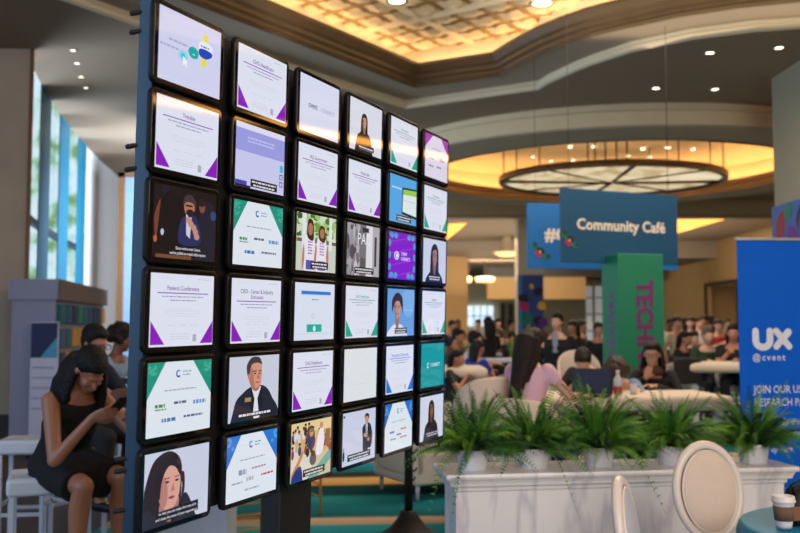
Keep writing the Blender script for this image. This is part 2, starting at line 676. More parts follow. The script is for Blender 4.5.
# bright sky and hedge far outside, a curved screen of garden
mb = MB().m(m)
pts = [(-30 + 3 * k, 30 + 1.2 * k) for k in range(10)]
mb.loft([[Vector((x, y, z)) for x, y in pts] for z in (-2, 12)], False, False)
o = mb.build('garden_trees')
tag(o, 'sunlit trees and sky outside the tall left windows', 'trees', kind='stuff')
m_blue = mat('blue window mullion paint', (0, 100, 130), .5, var=.05)
m_glass = bpy.data.materials.new('window glass')
m_glass.use_nodes = True
nt = m_glass.node_tree
g = nt.nodes['Principled BSDF']
g.inputs['Roughness'].default_value = .03
g.inputs['Base Color'].default_value = (.1, .12, .14, 1)
tr = nt.nodes.new('ShaderNodeBsdfTransparent')
tr.inputs[0].default_value = (.94, .98, 1, 1)
mxs = nt.nodes.new('ShaderNodeMixShader')
mxs.inputs[0].default_value = .08
nt.links.new(tr.outputs[0], mxs.inputs[1])
nt.links.new(g.outputs[0], mxs.inputs[2])
nt.links.new(mxs.outputs[0], nt.nodes['Material Output'].inputs[0])
fins = [(38, 48), (57.5, 67), (76, 84)]
k = 0
for p, q in zip(wp[:4], wp[1:5]):
    mb = MB().m(m_glass)
    seg_wall(mb, p, q, .5, H1, .02)
    wn = struct(mb.build('window_3'))
    mb = MB().m(mat('dark window rail', (36, 52, 66), .5))
    seg_wall(mb, lerp2(p, q, 0), q, 3.02, 3.12, .08)
    mb.build('window_rail', wn)
# each blue fin between its two seen edges
def on_wall(px):
    best = None
    for p, q in zip(wp, wp[1:]):
        for t in range(0, 101):
            w = lerp2(p, q, t / 100)
            x = 400 + FPX * w[0] / (w[1] * math.cos(PITCH) + 1.5 * math.sin(PITCH))
            if best is None or abs(x - px) < best[0]:
                best = (abs(x - px), w)
    return best[1]


for xa, xb in fins:
    mb = MB().m(m_blue)
    a, b = on_wall(xa), on_wall(xb)
    a = Vector(a) + Vector((.015, -.01)); b = Vector(b) + Vector((.015, -.01))
    seg_wall(mb, a, b, .5, H1, .02)
    struct(mb.build('window_mullion'))
mb = MB().m(m_wood)
a = at(117.5, 300, 19.0); b = at(124, 300, 19.0)
mb.box((a.x, 18.9, 0), (b.x, 19.1, 4.7))
mb.box((a.x, 18.9, 4.6), (a.x + 1.2, 19.1, 4.7))
struct(mb.build('door_2'))
mb = MB().m(mat('pale blue door glass', (120, 150, 185), .2, emit=.12, ecol=(150, 185, 225)))
mb.box((b.x, 18.95, 0), (b.x + 1.0, 19.0, 4.6))
struct(mb.build('window_4'))

# recessed downlights
m_spot = mat('bright downlight lens', (255, 240, 215), emit=6, ecol=(255, 240, 215))
m_rim = mat('downlight metal rim', (150, 140, 125), .4, metal=.5)


def downlight(p, r, label, group):
    t = thing('ceiling_downlight', label, 'downlight', (p[0], p[1], p[2]), 0, group)
    MB_ = MB().m(m_rim)
    MB_.lathe([(r * 1.35, 0), (r * 1.3, -.012), (r, -.012), (r * .9, .0)], seg=16)
    MB_.build('rim', t)
    MB_ = MB().m(m_spot)
    MB_.lathe([(.001, -.004), (r * .9, -.004)], seg=16)
    MB_.build('lens', t)


names = ['nearest of the four', 'second nearest of the four', 'third of the four', 'farthest of the four']
for k, (x, y) in enumerate([(73, 50), (77, 63), (81, 76.5), (86, 87.5)]):
    downlight(onz(x, y, H1), .038, 'left ceiling downlight by the windows, %s' % names[k], 'downlights in the left ceiling')
nm = ['upper left of the scattered downlights on the dark right ceiling', 'upper right of the downlights on the dark right ceiling by the pillar', 'lower left of the downlights on the dark ceiling above the hanging signs', 'lower right of the downlights on the dark ceiling above the round recess']
for k, (x, y) in enumerate([(710, 52.5), (779, 47.5), (656, 88), (715, 89)]):
    downlight(onz(x, y, H1), .06, 'small bright downlight, %s' % nm[k], 'downlights in the right ceiling')
downlight(Vector(onz(542, 3, ZT - .08)), .14, 'bright round downlight set in the gilt tile ceiling near its right rim', 'downlights in the gilt tiles')
downlight(Vector(onz(397, 1, ZT - .08)), .12, 'bright round downlight set in the gilt tile ceiling at the top centre', 'downlights in the gilt tiles')
k = 0
for (x, y) in [(467, 158), (481, 168), (507, 171), (533, 157), (551, 161), (570, 147), (567, 166), (573, 160), (594, 147), (605, 168), (628, 156), (643, 149), (650, 157), (668, 148), (674, 158), (693, 149), (725, 162), (768, 146)]:
    p = onz(x, y, 5.74)
    k += 1
    downlight(p, .07, 'tiny warm downlight in the golden dome above the chandelier', 'downlights in the golden dome')


# ------------------------------------------------------------------ round chandelier
m_bronze = mat('dark bronze chandelier frame', (70, 58, 44), .4, metal=.5)
ch = thing('chandelier', 'large flat oval chandelier with a dark bronze rim and marbled glowing panels', 'chandelier', (4.62, 20.0, 4.66))
CRX, CRY = 2.45, 2.15


def ellpt(k, r, z, n=64):
    return Vector((CRX * r * math.cos(2 * PI * k / n), CRY * r * math.sin(2 * PI * k / n), z))


mb = MB().m(m_bronze)
mb.loft([[ellpt(k, r, z) for k in range(64)] for r, z in ((1.0, 0), (1.0, .13), (.955, .13), (.945, 0), (1.0, 0))], True, False)
mb.build('rim', ch)
mp_ = bpy.data.materials.new('marbled cream lamp glass')
mp_.use_nodes = True
nt = mp_.node_tree
b_ = nt.nodes['Principled BSDF']
tc = nt.nodes.new('ShaderNodeTexCoord')
no = nt.nodes.new('ShaderNodeTexNoise'); no.inputs['Scale'].default_value = 1.6; no.inputs['Detail'].default_value = 5; no.inputs['Distortion'].default_value = 1.2
cr = nt.nodes.new('ShaderNodeValToRGB')
cr.color_ramp.elements[0].position = .35; cr.color_ramp.elements[0].color = lin((168, 140, 100))
cr.color_ramp.elements[1].position = .62; cr.color_ramp.elements[1].color = lin((232, 214, 180))
nt.links.new(tc.outputs['Object'], no.inputs[0]); nt.links.new(no.outputs['Fac'], cr.inputs[0])
nt.links.new(cr.outputs[0], b_.inputs['Emission Color']); nt.links.new(cr.outputs[0], b_.inputs['Base Color'])
b_.inputs['Emission Strength'].default_value = 1.0
for s_ in range(8):
    mb = MB().m(mp_)
    ks = [s_ * 8 + i for i in range(9)]
    rings = [[ellpt(k, r, .05 - .05 * (1 - r)) for k in ks] for r in (.05, .3, .6, .95)]
    mb.loft(rings, False, False)
    mb.build('glass_panel', ch)
for s_ in range(8):
    mb = MB().m(m_bronze)
    a = ellpt(s_ * 8, .04, 0.0); b = ellpt(s_ * 8, .97, .03)
    mb.tube([a, b], .02 if s_ % 2 else .045, 6)
    mb.build('rib', ch)
for k in (2, 10, 22, 30, 36, 44, 52, 60):
    mb = MB().m(m_bronze)
    p = ellpt(k, .96, .1)
    mb.tube([p, p + Vector((0, 0, 1.02))], .014, 6)
    mb.build('rod', ch)
for dx in (-.35, -.12, .12, .35):
    mb = MB().m(m_bronze)
    mb.tube([Vector((dx, 0, .02)), Vector((dx, 0, 1.12))], .018, 6)
    mb.build('rod', ch)

# other ceiling lamp seen low at the left
p = at(507, 254, 38)
t = thing('ceiling_lamp', 'shallow round glowing ceiling lamp far behind, left of the blue hanging signs', 'ceiling lamp', p)
mb = MB().m(mat('glowing lamp bowl', (255, 220, 150), emit=1.1, ecol=(255, 214, 140)))
mb.lathe([(.001, -.12), (.3, -.1), (.46, -.02), (.5, .05)], seg=28)
mb.build('bowl', t)
mb = MB().m(m_gold)
mb.lathe([(.5, .05), (.62, .04), (.64, .10), (.3, .14), (.12, .8)], seg=28)
mb.build('canopy', t)
for k, (xx, w) in enumerate([(469, .12), (485, .42)]):
    p = at(xx, 279.5, 42)
    t = thing('bar_lamp', ['small round warm lamp glowing at the far bar ceiling', 'wide flat warm lamp glowing above the far bar'][k], 'lamp', p)
    mb = MB().m(mat('glowing lamp bowl', (255, 220, 150)))
    mb.lathe([(.001, -.16), (w, -.12), (w * 1.1, .1), (.001, .16)], seg=20)
    mb.build('shade', t)
    mb = MB().m(m_bronze)
    mb.tube([Vector((0, 0, .1)), Vector((0, 0, 4.44 - p.z))], .02, 6)
    mb.build('rod', t)

# ------------------------------------------------------------------ hanging signs, columns, banners
def decal(mb, pts2, M, z):
    mb.poly([M @ Vector((x, y, z)) for x, y in pts2])


def leaf2(cx, cy, L, w, a):
    out = []
    for i in range(12):
        t = i / 11
        out.append((t * L, w * math.sin(PI * t) ** .8))
    for i in range(10, 0, -1):
        t = i / 11
        out.append((t * L, -w * math.sin(PI * t) ** .8))
    ca, sa = math.cos(a), math.sin(a)
    return [(cx + x * ca - y * sa, cy + x * sa + y * ca) for x, y in out]


def circ2(cx, cy, r, n=18, sx=1):
    return [(cx + r * sx * math.cos(2 * PI * i / n), cy + r * math.sin(2 * PI * i / n)) for i in range(n)]


D_GREEN = mat('printed green leaf', (10, 120, 90), .7)
D_DGREEN = mat('printed dark green leaf', (12, 66, 58), .7)
D_PINK = mat('printed magenta petal', (176, 30, 110), .7)
D_NAVY = mat('printed navy petal', (22, 20, 48), .7)
D_YEL = mat('printed yellow petal', (232, 180, 50), .7)
D_PUR = mat('printed purple leaf', (96, 40, 130), .7)
D_RED = mat('printed deep red leaf', (140, 40, 50), .7)


def flower(mb, cx, cy, s, M, z=.004, yel=True):
    mb.m(D_GREEN)
    decal(mb, leaf2(cx - .1 * s, cy + .25 * s, 1.5 * s, .42 * s, R(150)), M, z)
    decal(mb, leaf2(cx + .2 * s, cy - .4 * s, 1.6 * s, .45 * s, R(-20)), M, z)
    mb.m(D_DGREEN)
    decal(mb, leaf2(cx - .5 * s, cy + .7 * s, 1.0 * s, .35 * s, R(120)), M, z + .0008)
    decal(mb, leaf2(cx + .9 * s, cy - .7 * s, .9 * s, .3 * s, R(10)), M, z + .0008)
    mb.m(D_PINK)
    for a in (200, 235, 270):
        decal(mb, leaf2(cx, cy, .95 * s, .3 * s, R(a)), M, z + .0016 + a * 1e-6)
    mb.m(D_NAVY)
    for a in (-10, 30, 75, 120):
        decal(mb, leaf2(cx, cy, .8 * s, .26 * s, R(a)), M, z + .0024 + a * 1e-6)
    if yel:
        mb.m(D_YEL)
        decal(mb, circ2(cx, cy, .2 * s), M, z + .0034)


def front_mat(origin, xdir):
    """local x along xdir, y up, z toward the viewer"""
    x = Vector(xdir).normalized()
    u = Vector((0, 0, 1))
    n = x.cross(u)
    return Matrix(((x.x, u.x, n.x, origin[0]), (x.y, u.y, n.y, origin[1]), (x.z, u.z, n.z, origin[2]), (0, 0, 0, 1)))


def hanging_sign(name, label, A, B, h, color, texts, flowers):
    """A, B: top-left and top-right world points (level)"""
    A = Vector(A); B = Vector(B)
    w = (B - A).length
    M = front_mat(A - Vector((0, 0, h)), B - A)
    t = thing(name, label, 'hanging sign', A - Vector((0, 0, h)))
    inv = Matrix.Translation(-(A - Vector((0, 0, h))))
    M = inv @ M
    mb = MB().m(color)
    mb.box((0, 0, -.03), (w, h, 0), M, .004)
    mb.build('sign_panel', t)
    mb = MB().m(mat('printed cream lettering', (238, 226, 205), .7, emit=0))
    for txt, size, x, y, bold in texts:
        me = text_mesh(txt, size, bold, 1.02, 'LEFT')
        mb.mesh(me, M @ Matrix.Translation((x, y, .004)))
    mb.build('lettering', t, fix=False)
    mb = MB()
    for fx, fy, s in flowers:
        flower(mb, fx, fy, s, M)
    mb.build('printed_flower', t, fix=False)
    for x in (.12, w - .12):
        mb = MB().m(m_black)
        p = M @ Vector((x, h, -.015))
        mb.tube([p, p + Vector((0, 0, H1 - A.z))], .0025, 6)
        mb.build('wire', t)


D1 = 10.6
A = at(560.5, 187.5, D1 - .15); B = at(677, 194.5, D1 + .5); B.z = A.z
hs = A.z - at(560.5, 262, D1 - .15).z
hanging_sign('hanging_sign', 'dark blue hanging sign reading Community Café above the green tower', A, B, hs, mat('deep blue sign print', (0, 74, 112), .6, var=.05),
             [('Community Café', .178, .21, .44, .005)], [(.11, .25, .075)])
A = at(527, 203, 12.0); B = at(676.5, 206, 12.4); B.z = A.z
hanging_sign('hanging_sign', 'brighter blue hanging sign half hidden behind the darker sign, showing #C', A, B, A.z - at(527, 268.5, 12.0).z, mat('bright blue sign print', (0, 104, 176), .6, var=.04),
             [('#Community', .24, .245, .445, .010)], [(.17, .22, .085)])

# green tower
p = at(603, 257, 10.9); q = at(617.5, 253.5, 10.35); r_ = at(663, 255, 10.43)
gt = thing('tower_sign', 'tall green square tower sign with purple vertical lettering TECHNO', 'tower sign', (q.x, q.y, 0))
gw = (Vector((r_.x, r_.y)) - Vector((q.x, q.y))).length
ang = math.atan2(r_.y - q.y, r_.x - q.x)
HT = q.z
mb = MB().m(mat('emerald green printed panel', (12, 128, 92), .6, var=.05))
dep = .50
mb.box((0, 0, 0), (gw, dep, HT), None, .006)
mb.build('tower_body', gt)
gt.rotation_euler.z = ang
mt = mat('printed plum lettering', (120, 44, 108), .7)
mb = MB().m(mt)
me = text_mesh('TECHNOLOGY', .265, .012, 1.02, 'LEFT')
Mx = Matrix.Translation((gw * .56, -.004, HT - .30)) @ Matrix(((0, 1, 0, 0), (0, 0, -1, 0), (-1, 0, 0, 0), (0, 0, 0, 1)))
mb.mesh(me, Mx)
mb.build('lettering', gt, fix=False)
mb = MB().m(mat('printed magenta lettering', (150, 50, 170), .7))
me = text_mesh('TECHNOLOGY', .16, .006, 1.35, 'LEFT')
Mx = Matrix.Translation((-.004, dep * .45, HT - .42)) @ Matrix(((0, 0, -1, 0), (0, -1, 0, 0), (-1, 0, 0, 0), (0, 0, 0, 1)))
mb.mesh(me, Mx)
mb.build('lettering', gt, fix=False)

# blue standing banner with UX
BY = 6.45
A = at(737, 240.5, BY); B = A + Vector((1.02, .10, 0))
bn = thing('standing_banner', 'tall royal blue standing banner with white UX lettering right of the ferns', 'banner', (A.x, A.y, 0))
BH = A.z
M = Matrix.Translation(-Vector((A.x, A.y, 0))) @ front_mat((A.x, A.y, 0), B - A)
mb = MB().m(mat('royal blue banner print', (0, 98, 216), .6, spec=.15, var=.04))
mb.box((0, .04, -.012), (1.02, BH, 0), M, .003)
mb.build('banner_sheet', bn)
mb = MB().m(mat('brushed aluminium', (170, 172, 176), .35, metal=.9))
mb.box((-.01, BH - .0, -.02), (1.03, BH + .02, .01), M, .003)
mb.build('top_rail', bn)
mb = MB().m(mat('brushed aluminium', (170, 172, 176)))
mb.box((-.02, 0, -.12), (1.04, .07, .10), M, .01)
mb.build('base', bn)
mw = mat('printed white lettering', (236, 240, 248), .6)
mb = MB().m(mw)


def bl(px, py):
    p = at(px, py, BY + .03)
    return (p.x - A.x, p.z)


def put(txt, px, py, size, bold=0, sp=1.0, depth=.004, sx_=.78):
    x, y = bl(px, py)
    q_ = MB().m(mw)
    q_.mesh(text_mesh(txt, size, bold, sp, 'LEFT'), M @ Matrix.Translation((x, y, depth)) @ Matrix.Scale(sx_, 4, (1, 0, 0)))
    q_.build('lettering', bn, fix=False)


# heavy rounded U and X
ux, uy = bl(751, 349); s_ = .128


def thick(pts, w, z=.004, n=10):
    """rounded thick stroke as polygons"""
    for a, b in zip(pts, pts[1:]):
        a = Vector(a); b = Vector(b)
        d = (b - a)
        if d.length < 1e-6: continue
        d.normalize()
        nn = Vector((-d.y, d.x)) * w
        z += .00005
        mb.poly([M @ Vector((p.x, p.y, z)) for p in (a + nn, a - nn, b - nn, b + nn)])
        for c in (a, b):
            z += .00005
            mb.poly([M @ Vector((c.x + w * math.cos(2 * PI * i / 16), c.y + w * math.sin(2 * PI * i / 16), z)) for i in range(16)])


U = [(0, s_)] + [(0, .06)] + [(.052 - .052 * math.cos(R(t)), .055 - .055 * math.sin(R(t))) for t in range(0, 181, 20)] + [(.104, s_)]
thick([(ux + .026 + x, uy + .012 + y * .88) for x, y in U], .024)
xx = ux + .165
thick([(xx + .012, uy + .125), (xx + .105, uy + .018)], .023)
thick([(xx + .012, uy + .018), (xx + .045, uy + .058)], .023)
thick([(xx + .072, uy + .088), (xx + .10, uy + .118)], .026)
put('@cvent', 751, 357.5, .064, .0008, 1.3, sx_=.95)
put('JOIN OUR USER', 752.5, 389.5, .076, .0004)
put('RESEARCH PANEL', 753, 402.5, .075, .0004)
put('Help shape our', 775, 422, .066)
put('products', 783, 433, .066)
put('Sign up here.', 756, 449, .066)
mb.build('lettering', bn, fix=False)

# wrapped pillar at the right and the far wrapped column
m_pillar = mat('olive beige pillar plaster', (150, 142, 120), .85, var=.06, scale=2)
mb = MB().m(m_pillar)
mb.box((5.52, 11.2, 0), (7.0, 13.5, H1))
struct(mb.build('wall_pillar'))
wrap = thing('column_wrap', 'blue printed wrap with bright leaf shapes on the right pillar', 'column wrap', (5.5, 11.2, 0))
mb = MB().m(mat('blue column wrap print', (14, 84, 160), .6, var=.05))
mb.box((-.015, -.02, 0), (.015, 2.33, 3.28)); mb.box((-.015, -.03, 0), (1.5, -.005, 3.28))
mb.build('wrap_sheet', wrap)
mb = MB()
Mw = Matrix(((0, 0, -1, -.017), (-1, 0, 0, 0), (0, 1, 0, 0), (0, 0, 0, 1)))
for (yy, zz, c, L, w, a) in [(-2.15, 2.75, D_RED, .5, .16, 60), (-1.75, 2.95, D_PUR, .6, .2, -60), (-1.5, 3.0, D_NAVY, .34, .2, 0), (-1.9, 3.1, D_GREEN, .3, .12, 20), (-1.2, 2.6, D_PINK, .6, .2, 90), (-.7, 2.9, D_YEL, .4, .16, -45), (-1.7, 2.2, D_GREEN, .7, .25, -30), (-.8, 2.0, D_NAVY, .6, .25, 40), (-1.9, 1.5, D_PINK, .6, .2, 10), (-1.0, 1.2, D_YEL, .6, .2, 70)]:
    mb.m(c)
    decal(mb, leaf2(yy, zz, L, w, R(a)), Mw, .002 + .0003 * len(mb.bm.faces))
mb.build('printed_leaves', wrap, fix=False)

a = at(518, 275, 30); b = at(542.5, 275, 30)
mb = MB().m(mat('cream column plaster', (206, 192, 168), .85, var=.05))
mb.box((a.x, 30, 0), (b.x, 30.8, H1))
struct(mb.build('wall_column'))
wrap = thing('column_wrap', 'dark blue wrap with coloured flowers on the distant column left of the signs', 'column wrap', (a.x, 29.98, 0))
w_ = b.x - a.x
mb = MB().m(mat('navy column wrap print', (20, 62, 136), .6, var=.05))
mb.box((-.02, -.03, 0), (w_ + .02, 0, a.z))
mb.m(mat('sky blue wrap edge', (40, 130, 190), .6)).box((-.02, -.035, 0), (.12, -.03, a.z))
mb.build('wrap_sheet', wrap)
mb = MB()
Mw = Matrix(((1, 0, 0, 0), (0, 0, -1, -.037), (0, 1, 0, 0), (0, 0, 0, 1)))
for (xx, zz, c, L, w, a_) in [(.5, 2.55, D_NAVY, .35, .14, 30), (.45, 2.7, D_YEL, .2, .07, 100), (.35, 2.35, D_NAVY, .4, .15, 160), (.62, 2.12, D_YEL, .3, .15, 20), (.3, 2.0, D_PINK, .4, .15, 130), (.5, 1.8, D_NAVY, .45, .16, -40), (.3, 1.65, D_YEL, .18, .06, -80), (.22, 1.5, D_GREEN, .5, .18, 80), (.7, 1.45, D_PUR, .4, .15, 60), (.5, 1.1, D_RED, .5, .2, 20), (.3, .8, D_GREEN, .5, .2, 70)]:
    mb.m(c)
    decal(mb, leaf2(xx, zz, L, w, R(a_)), Mw, .002 + .0003 * len(mb.bm.faces))
mb.build('printed_flowers', wrap, fix=False)

# ------------------------------------------------------------------ wall of tablets
WO = Vector((-.5647, 2.4464, CAMZ + .7292))
WU = Vector((0.40545789, 0.91407775, 0.00810989)).normalized()
WV = Vector((0.02042165, -0.01792738, 0.99963071)).normalized()
WN = WU.cross(WV).normalized()      # towards the viewer
PW, PH, SW, SH = .3591, .23, .2709, .1901


def wall_mat(u, v, d=0):
    """frame at wall coordinates: local X along the wall, local Z up, local -Y to the viewer"""
    o = WO + WU * u + WV * v + WN * d
    Y = -WN
    return Matrix(((WU.x, Y.x, WV.x, o.x), (WU.y, Y.y, WV.y, o.y), (WU.z, Y.z, WV.z, o.z), (0, 0, 0, 1)))


ms = bpy.data.materials.new('lit tablet display')
ms.use_nodes = True
nt = ms.node_tree
b_ = nt.nodes['Principled BSDF']
at_ = nt.nodes.new('ShaderNodeVertexColor')
at_.layer_name = 'shown'
b_.inputs['Base Color'].default_value = (.01, .01, .012, 1)
b_.inputs['Roughness'].default_value = .035
b_.inputs['Emission Strength'].default_value = .90
nt.links.new(at_.outputs[0], b_.inputs['Emission Color'])
m_bezel = mat('glossy black tablet glass', (8, 8, 10), .04, var=.02)
m_case = mat('satin black tablet case', (15, 15, 18), .5, var=.1, spec=.2)


class Scr:
    """what one display shows: coloured flat shapes. x,y in units of the display's half size"""
    def __init__(s, bg):
        s.P = []
        s.rect(-1, -1, 1, 1, bg)

    def add(s, pts, c):
        P = [(max(-1, min(1, x)) * SW / 2, max(-1, min(1, y)) * SH / 2) for x, y in pts]
        s.P.append((P, None, c))

    def rect(s, x0, y0, x1, y1, c):
        s.add([(x0, y0), (x1, y0), (x1, y1), (x0, y1)], c)

    def ell(s, cx, cy, rx, ry, c, n=20, rot=0):
        ca, sa = math.cos(rot), math.sin(rot)
        a = SW / SH
        pts = []
        for i in range(n):
            x = rx * math.cos(2 * PI * i / n) * a; y = ry * math.sin(2 * PI * i / n)
            pts.append((cx + (x * ca - y * sa) / a, cy + x * sa + y * ca))
        s.add(pts, c)

    def text(s, t, cx, cy, size, c, bold=0, align='CENTER'):
        s.P.append(((cx, cy), (t, size * SH / 2, bold * SH, 1, align), c))

    def words(s, cx, cy, w, h, c, seed=0, left=False):
        """a line of unreadable small print: word-like dashes"""
        rr = random.Random(seed + int(cy * 1000) + int(cx * 77))
        x = cx - w / 2 if not left else cx
        end = x + w
        while x < end - .02:
            L = min(rr.uniform(.05, .16), end - x)
            s.rect(x, cy - h / 2, x + L, cy + h / 2, c)
            x += L + .025

    def build(s, parent):
        bm = bmesh.new()
        lay = bm.loops.layers.color.new('shown') if hasattr(bm.loops.layers, 'color') else None
        z = 0
        for P, tx, c in s.P:
            z += .000015
            col = tuple(x / 255 for x in c) + (1,)
            fs = []
            if tx is None:
                fs.append(bm.faces.new([bm.verts.new((x, -z, y)) for x, y in P]))
            else:
                me = text_mesh(*tx)
                vs = [bm.verts.new((P[0] * SW / 2 + v.co.x, -z, P[1] * SH / 2 + v.co.y)) for v in me.vertices]
                for p in me.polygons:
                    fs.append(bm.faces.new([vs[i] for i in p.vertices]))
            for f in fs:
                for l in f.loops:
                    l[lay] = col
        bm.normal_update()
        for f in bm.faces:
            if f.normal.y > 0: f.normal_flip()
        me = bpy.data.meshes.new('screen')
        bm.to_mesh(me)
        bm.free()
        me.materials.append(ms)
        o = bpy.data.objects.new('screen', me)
        COL.objects.link(o)
        o.parent = parent
        o.location = (0, -.0012, 0)
        return o


WHITE = (228, 232, 248)
GREY = (176, 178, 200)
DK = (70, 70, 100)
PURP = (140, 20, 190)
PURPL = (104, 40, 150)
TEAL = (22, 170, 140)
BLU = (30, 120, 215)


def logo(s, cx, cy, r, c=(30, 60, 150), c2=(60, 170, 230)):
    for i in range(10):
        t0, t1 = 40 + i * 28, 40 + (i + 1) * 28
        a = SW / SH
        q = lambda t, k: (cx + r * k * math.cos(R(t)) / a, cy + r * k * math.sin(R(t)))
        s.add([q(t0, .55), q(t0, 1), q(t1, 1), q(t1, .55)], c if i > 2 else c2)


def qr(s, cx, cy, w=.1):
    rr = random.Random(3)
    s.words(cx - w * .2, cy, .14, .02, GREY, 4)


def cert(title, title2, acc, line, seed, tall=.34):
    s = Scr(WHITE)
    s.words(-.8, .88, .5, .012, (206, 208, 228), seed, True); s.words(.45, .88, .4, .014, GREY, seed, True)
    y = .60
    s.text(title, 0, y, .18, line, .0006)
    if title2:
        y -= .17
        s.text(title2, 0, y, .165, line, .0005)
    s.rect(-.80, y - .145, .80, y - .118, (132, 50, 170) if acc == PURP else acc)
    s.words(0, y - .23, 1.3, .028, (150, 142, 186), seed)
    s.words(0, y - .33, .8, .028, (150, 142, 186), seed + 1)
    for k, w in enumerate((1.1, 1.1, .8)):
        s.words(0, y - .62 - .07 * k, w, .012, (206, 206, 224), seed + 2 + k)
    for k in (-.35, .0, .35):
        s.words(k, -.42, .22, .014, (196, 198, 216), seed + 7)
    for k in range(3):
        s.words(-.1, -.66 - .07 * k, .6, .014, (190, 192, 212), seed + 9 + k)
    s.add([(-.98, -.94), (-.56, -.94), (-.98, -.94 + tall * 1.9)], acc)
    s.add([(.98, -.94), (.56, -.94), (.98, -.94 + tall * 1.9)], acc)
    s.rect(.32, -.88, .44, -.68, (178, 178, 196))
    return s


def sponsors(acc, acc2, seed, marks):
    s = Scr((228, 236, 246))
    s.add([(-1, 1), (-.48, 1), (-1, .02)], acc)
    s.add([(1, 1), (.38, 1), (1, .02)], acc)
    rr = random.Random(seed)
    for k in range(9):
        x = rr.uniform(.0, .22); yy = rr.uniform(.55, .95)
        s.ell(-1 + x * .9 + .02, yy, .05, .05, acc2, 6)
        s.ell(1 - x * .9 - .02, yy, .05, .05, acc2, 6)
    logo(s, -.08, .66, .11)
    s.words(.06, .71, .26, .03, (70, 150, 180), seed, True)
    s.words(.06, .62, .22, .03, (70, 150, 180), seed + 1, True)
    s.words(0, .22, 1.0, .035, (160, 164, 184), seed)
    for (x, y, w, h, c) in marks:
        s.words(x, y, w, h, c, seed + 3)
    return s


def caption(s, l1, l2=None, cx=.15, cy=-.78, w=1.2):
    s.rect(cx - w / 2, cy - (.12 if l2 else .0), cx + w / 2, cy + .13, (16, 14, 18))
    if l1 is None:
        s.words(cx, cy + .05, w * .9, .055, (225, 225, 230), 5)
        s.words(cx, cy - .06, w * .8, .055, (225, 225, 230), 6)
    else:
        s.text(l1, cx, cy + .05, .125, (235, 235, 240), .0006)
        if l2: s.text(l2, cx, cy - .07, .125, (235, 235, 240), .0006)


def spl(pts, n=6):
    """smooth closed outline"""
    out = []
    N = len(pts)
    for i in range(N):
        p0, p1, p2, p3 = pts[i - 1], pts[i], pts[(i + 1) % N], pts[(i + 2) % N]
        for k in range(n):
            t = k / n
            out.append(tuple(.5 * (2 * p1[j] + (p2[j] - p0[j]) * t + (2 * p0[j] - 5 * p1[j] + 4 * p2[j] - p3[j]) * t * t + (3 * p1[j] - p0[j] - 3 * p2[j] + p3[j]) * t ** 3) for j in (0, 1)))
    return out


def portrait(s, cx, cy, k, skin, hair, top, long=True, shirt=None, turn=.0, shade=.78):
    """head and shoulders; cx,cy centre of face, k half height of face"""
    a = SH / SW * 1.0
    X = lambda x: cx + x * k * a
    Y = lambda y: cy + y * k
    dark = tuple(int(c * shade) for c in skin)
    if long:
        s.add(spl([(X(-1.1), Y(-2.6)), (X(-1.25), Y(-.8)), (X(-1.0), Y(.8)), (X(0), Y(1.4)), (X(1.0), Y(.8)), (X(1.2), Y(-.9)), (X(1.0), Y(-2.4))]), hair)
    s.add(spl([(X(-3.0), Y(-6.5)), (X(-2.7), Y(-3.0)), (X(-1.6), Y(-1.95)), (X(-.5), Y(-1.5)), (X(.5), Y(-1.5)), (X(1.7), Y(-1.95)), (X(2.6), Y(-3.0)), (X(2.9), Y(-6.5))]), top)
    s.add(spl([(X(-.45), Y(-.5)), (X(-.42), Y(-1.5)), (X(0), Y(-2.1)), (X(.42), Y(-1.5)), (X(.45), Y(-.5))]), dark)
    if shirt:
        s.add([(X(-.45), Y(-1.5)), (X(.0), Y(-1.9)), (X(.5), Y(-1.5)), (X(.35), Y(-4.5)), (X(-.1), Y(-4.8)), (X(-.35), Y(-4))], shirt)
    s.add(spl([(X(-.72), Y(.1)), (X(-.6), Y(-.6)), (X(0), Y(-1.05)), (X(.6), Y(-.6)), (X(.72), Y(.1)), (X(.55), Y(.85)), (X(-.55), Y(.85))]), skin)
    s.add(spl([(X(-.72), Y(.1)), (X(-.62), Y(-.6)), (X(-.1), Y(-1.03)), (X(-.35), Y(-.3)), (X(-.4), Y(.5))]), dark)
    h = [(X(-.85), Y(.0)), (X(-.9), Y(.8)), (X(-.3), Y(1.35)), (X(.5), Y(1.25)), (X(.88), Y(.7)), (X(.82), Y(.0)), (X(.62), Y(.5)), (X(.1 + turn), Y(.75)), (X(-.55), Y(.55))]
    s.add(spl(h), hair)
    if long:
        s.add(spl([(X(-.7), Y(.5)), (X(-1.15), Y(-.4)), (X(-1.2), Y(-2.2)), (X(-.75), Y(-2.5)), (X(-.62), Y(-.7))]), hair)
        s.add(spl([(X(.7), Y(.5)), (X(1.1), Y(-.4)), (X(1.05), Y(-2.2)), (X(.7), Y(-2.3)), (X(.66), Y(-.7))]), hair)
    ey = (50, 34, 32)
    for q in (-.3 + turn * .4, .3 + turn * .4):
        s.ell(X(q), Y(.1), .12 * k, .055 * k, ey, 10)
        s.rect(X(q - .17), Y(.24), X(q + .17), Y(.29), hair)
    s.add([(X(turn * .5 - .02), Y(.05)), (X(turn * .5 + .14), Y(-.25)), (X(turn * .5 - .1), Y(-.27))], dark)
    s.ell(X(turn * .4), Y(-.55), .22 * k, .07 * k, (168, 84, 80), 12)


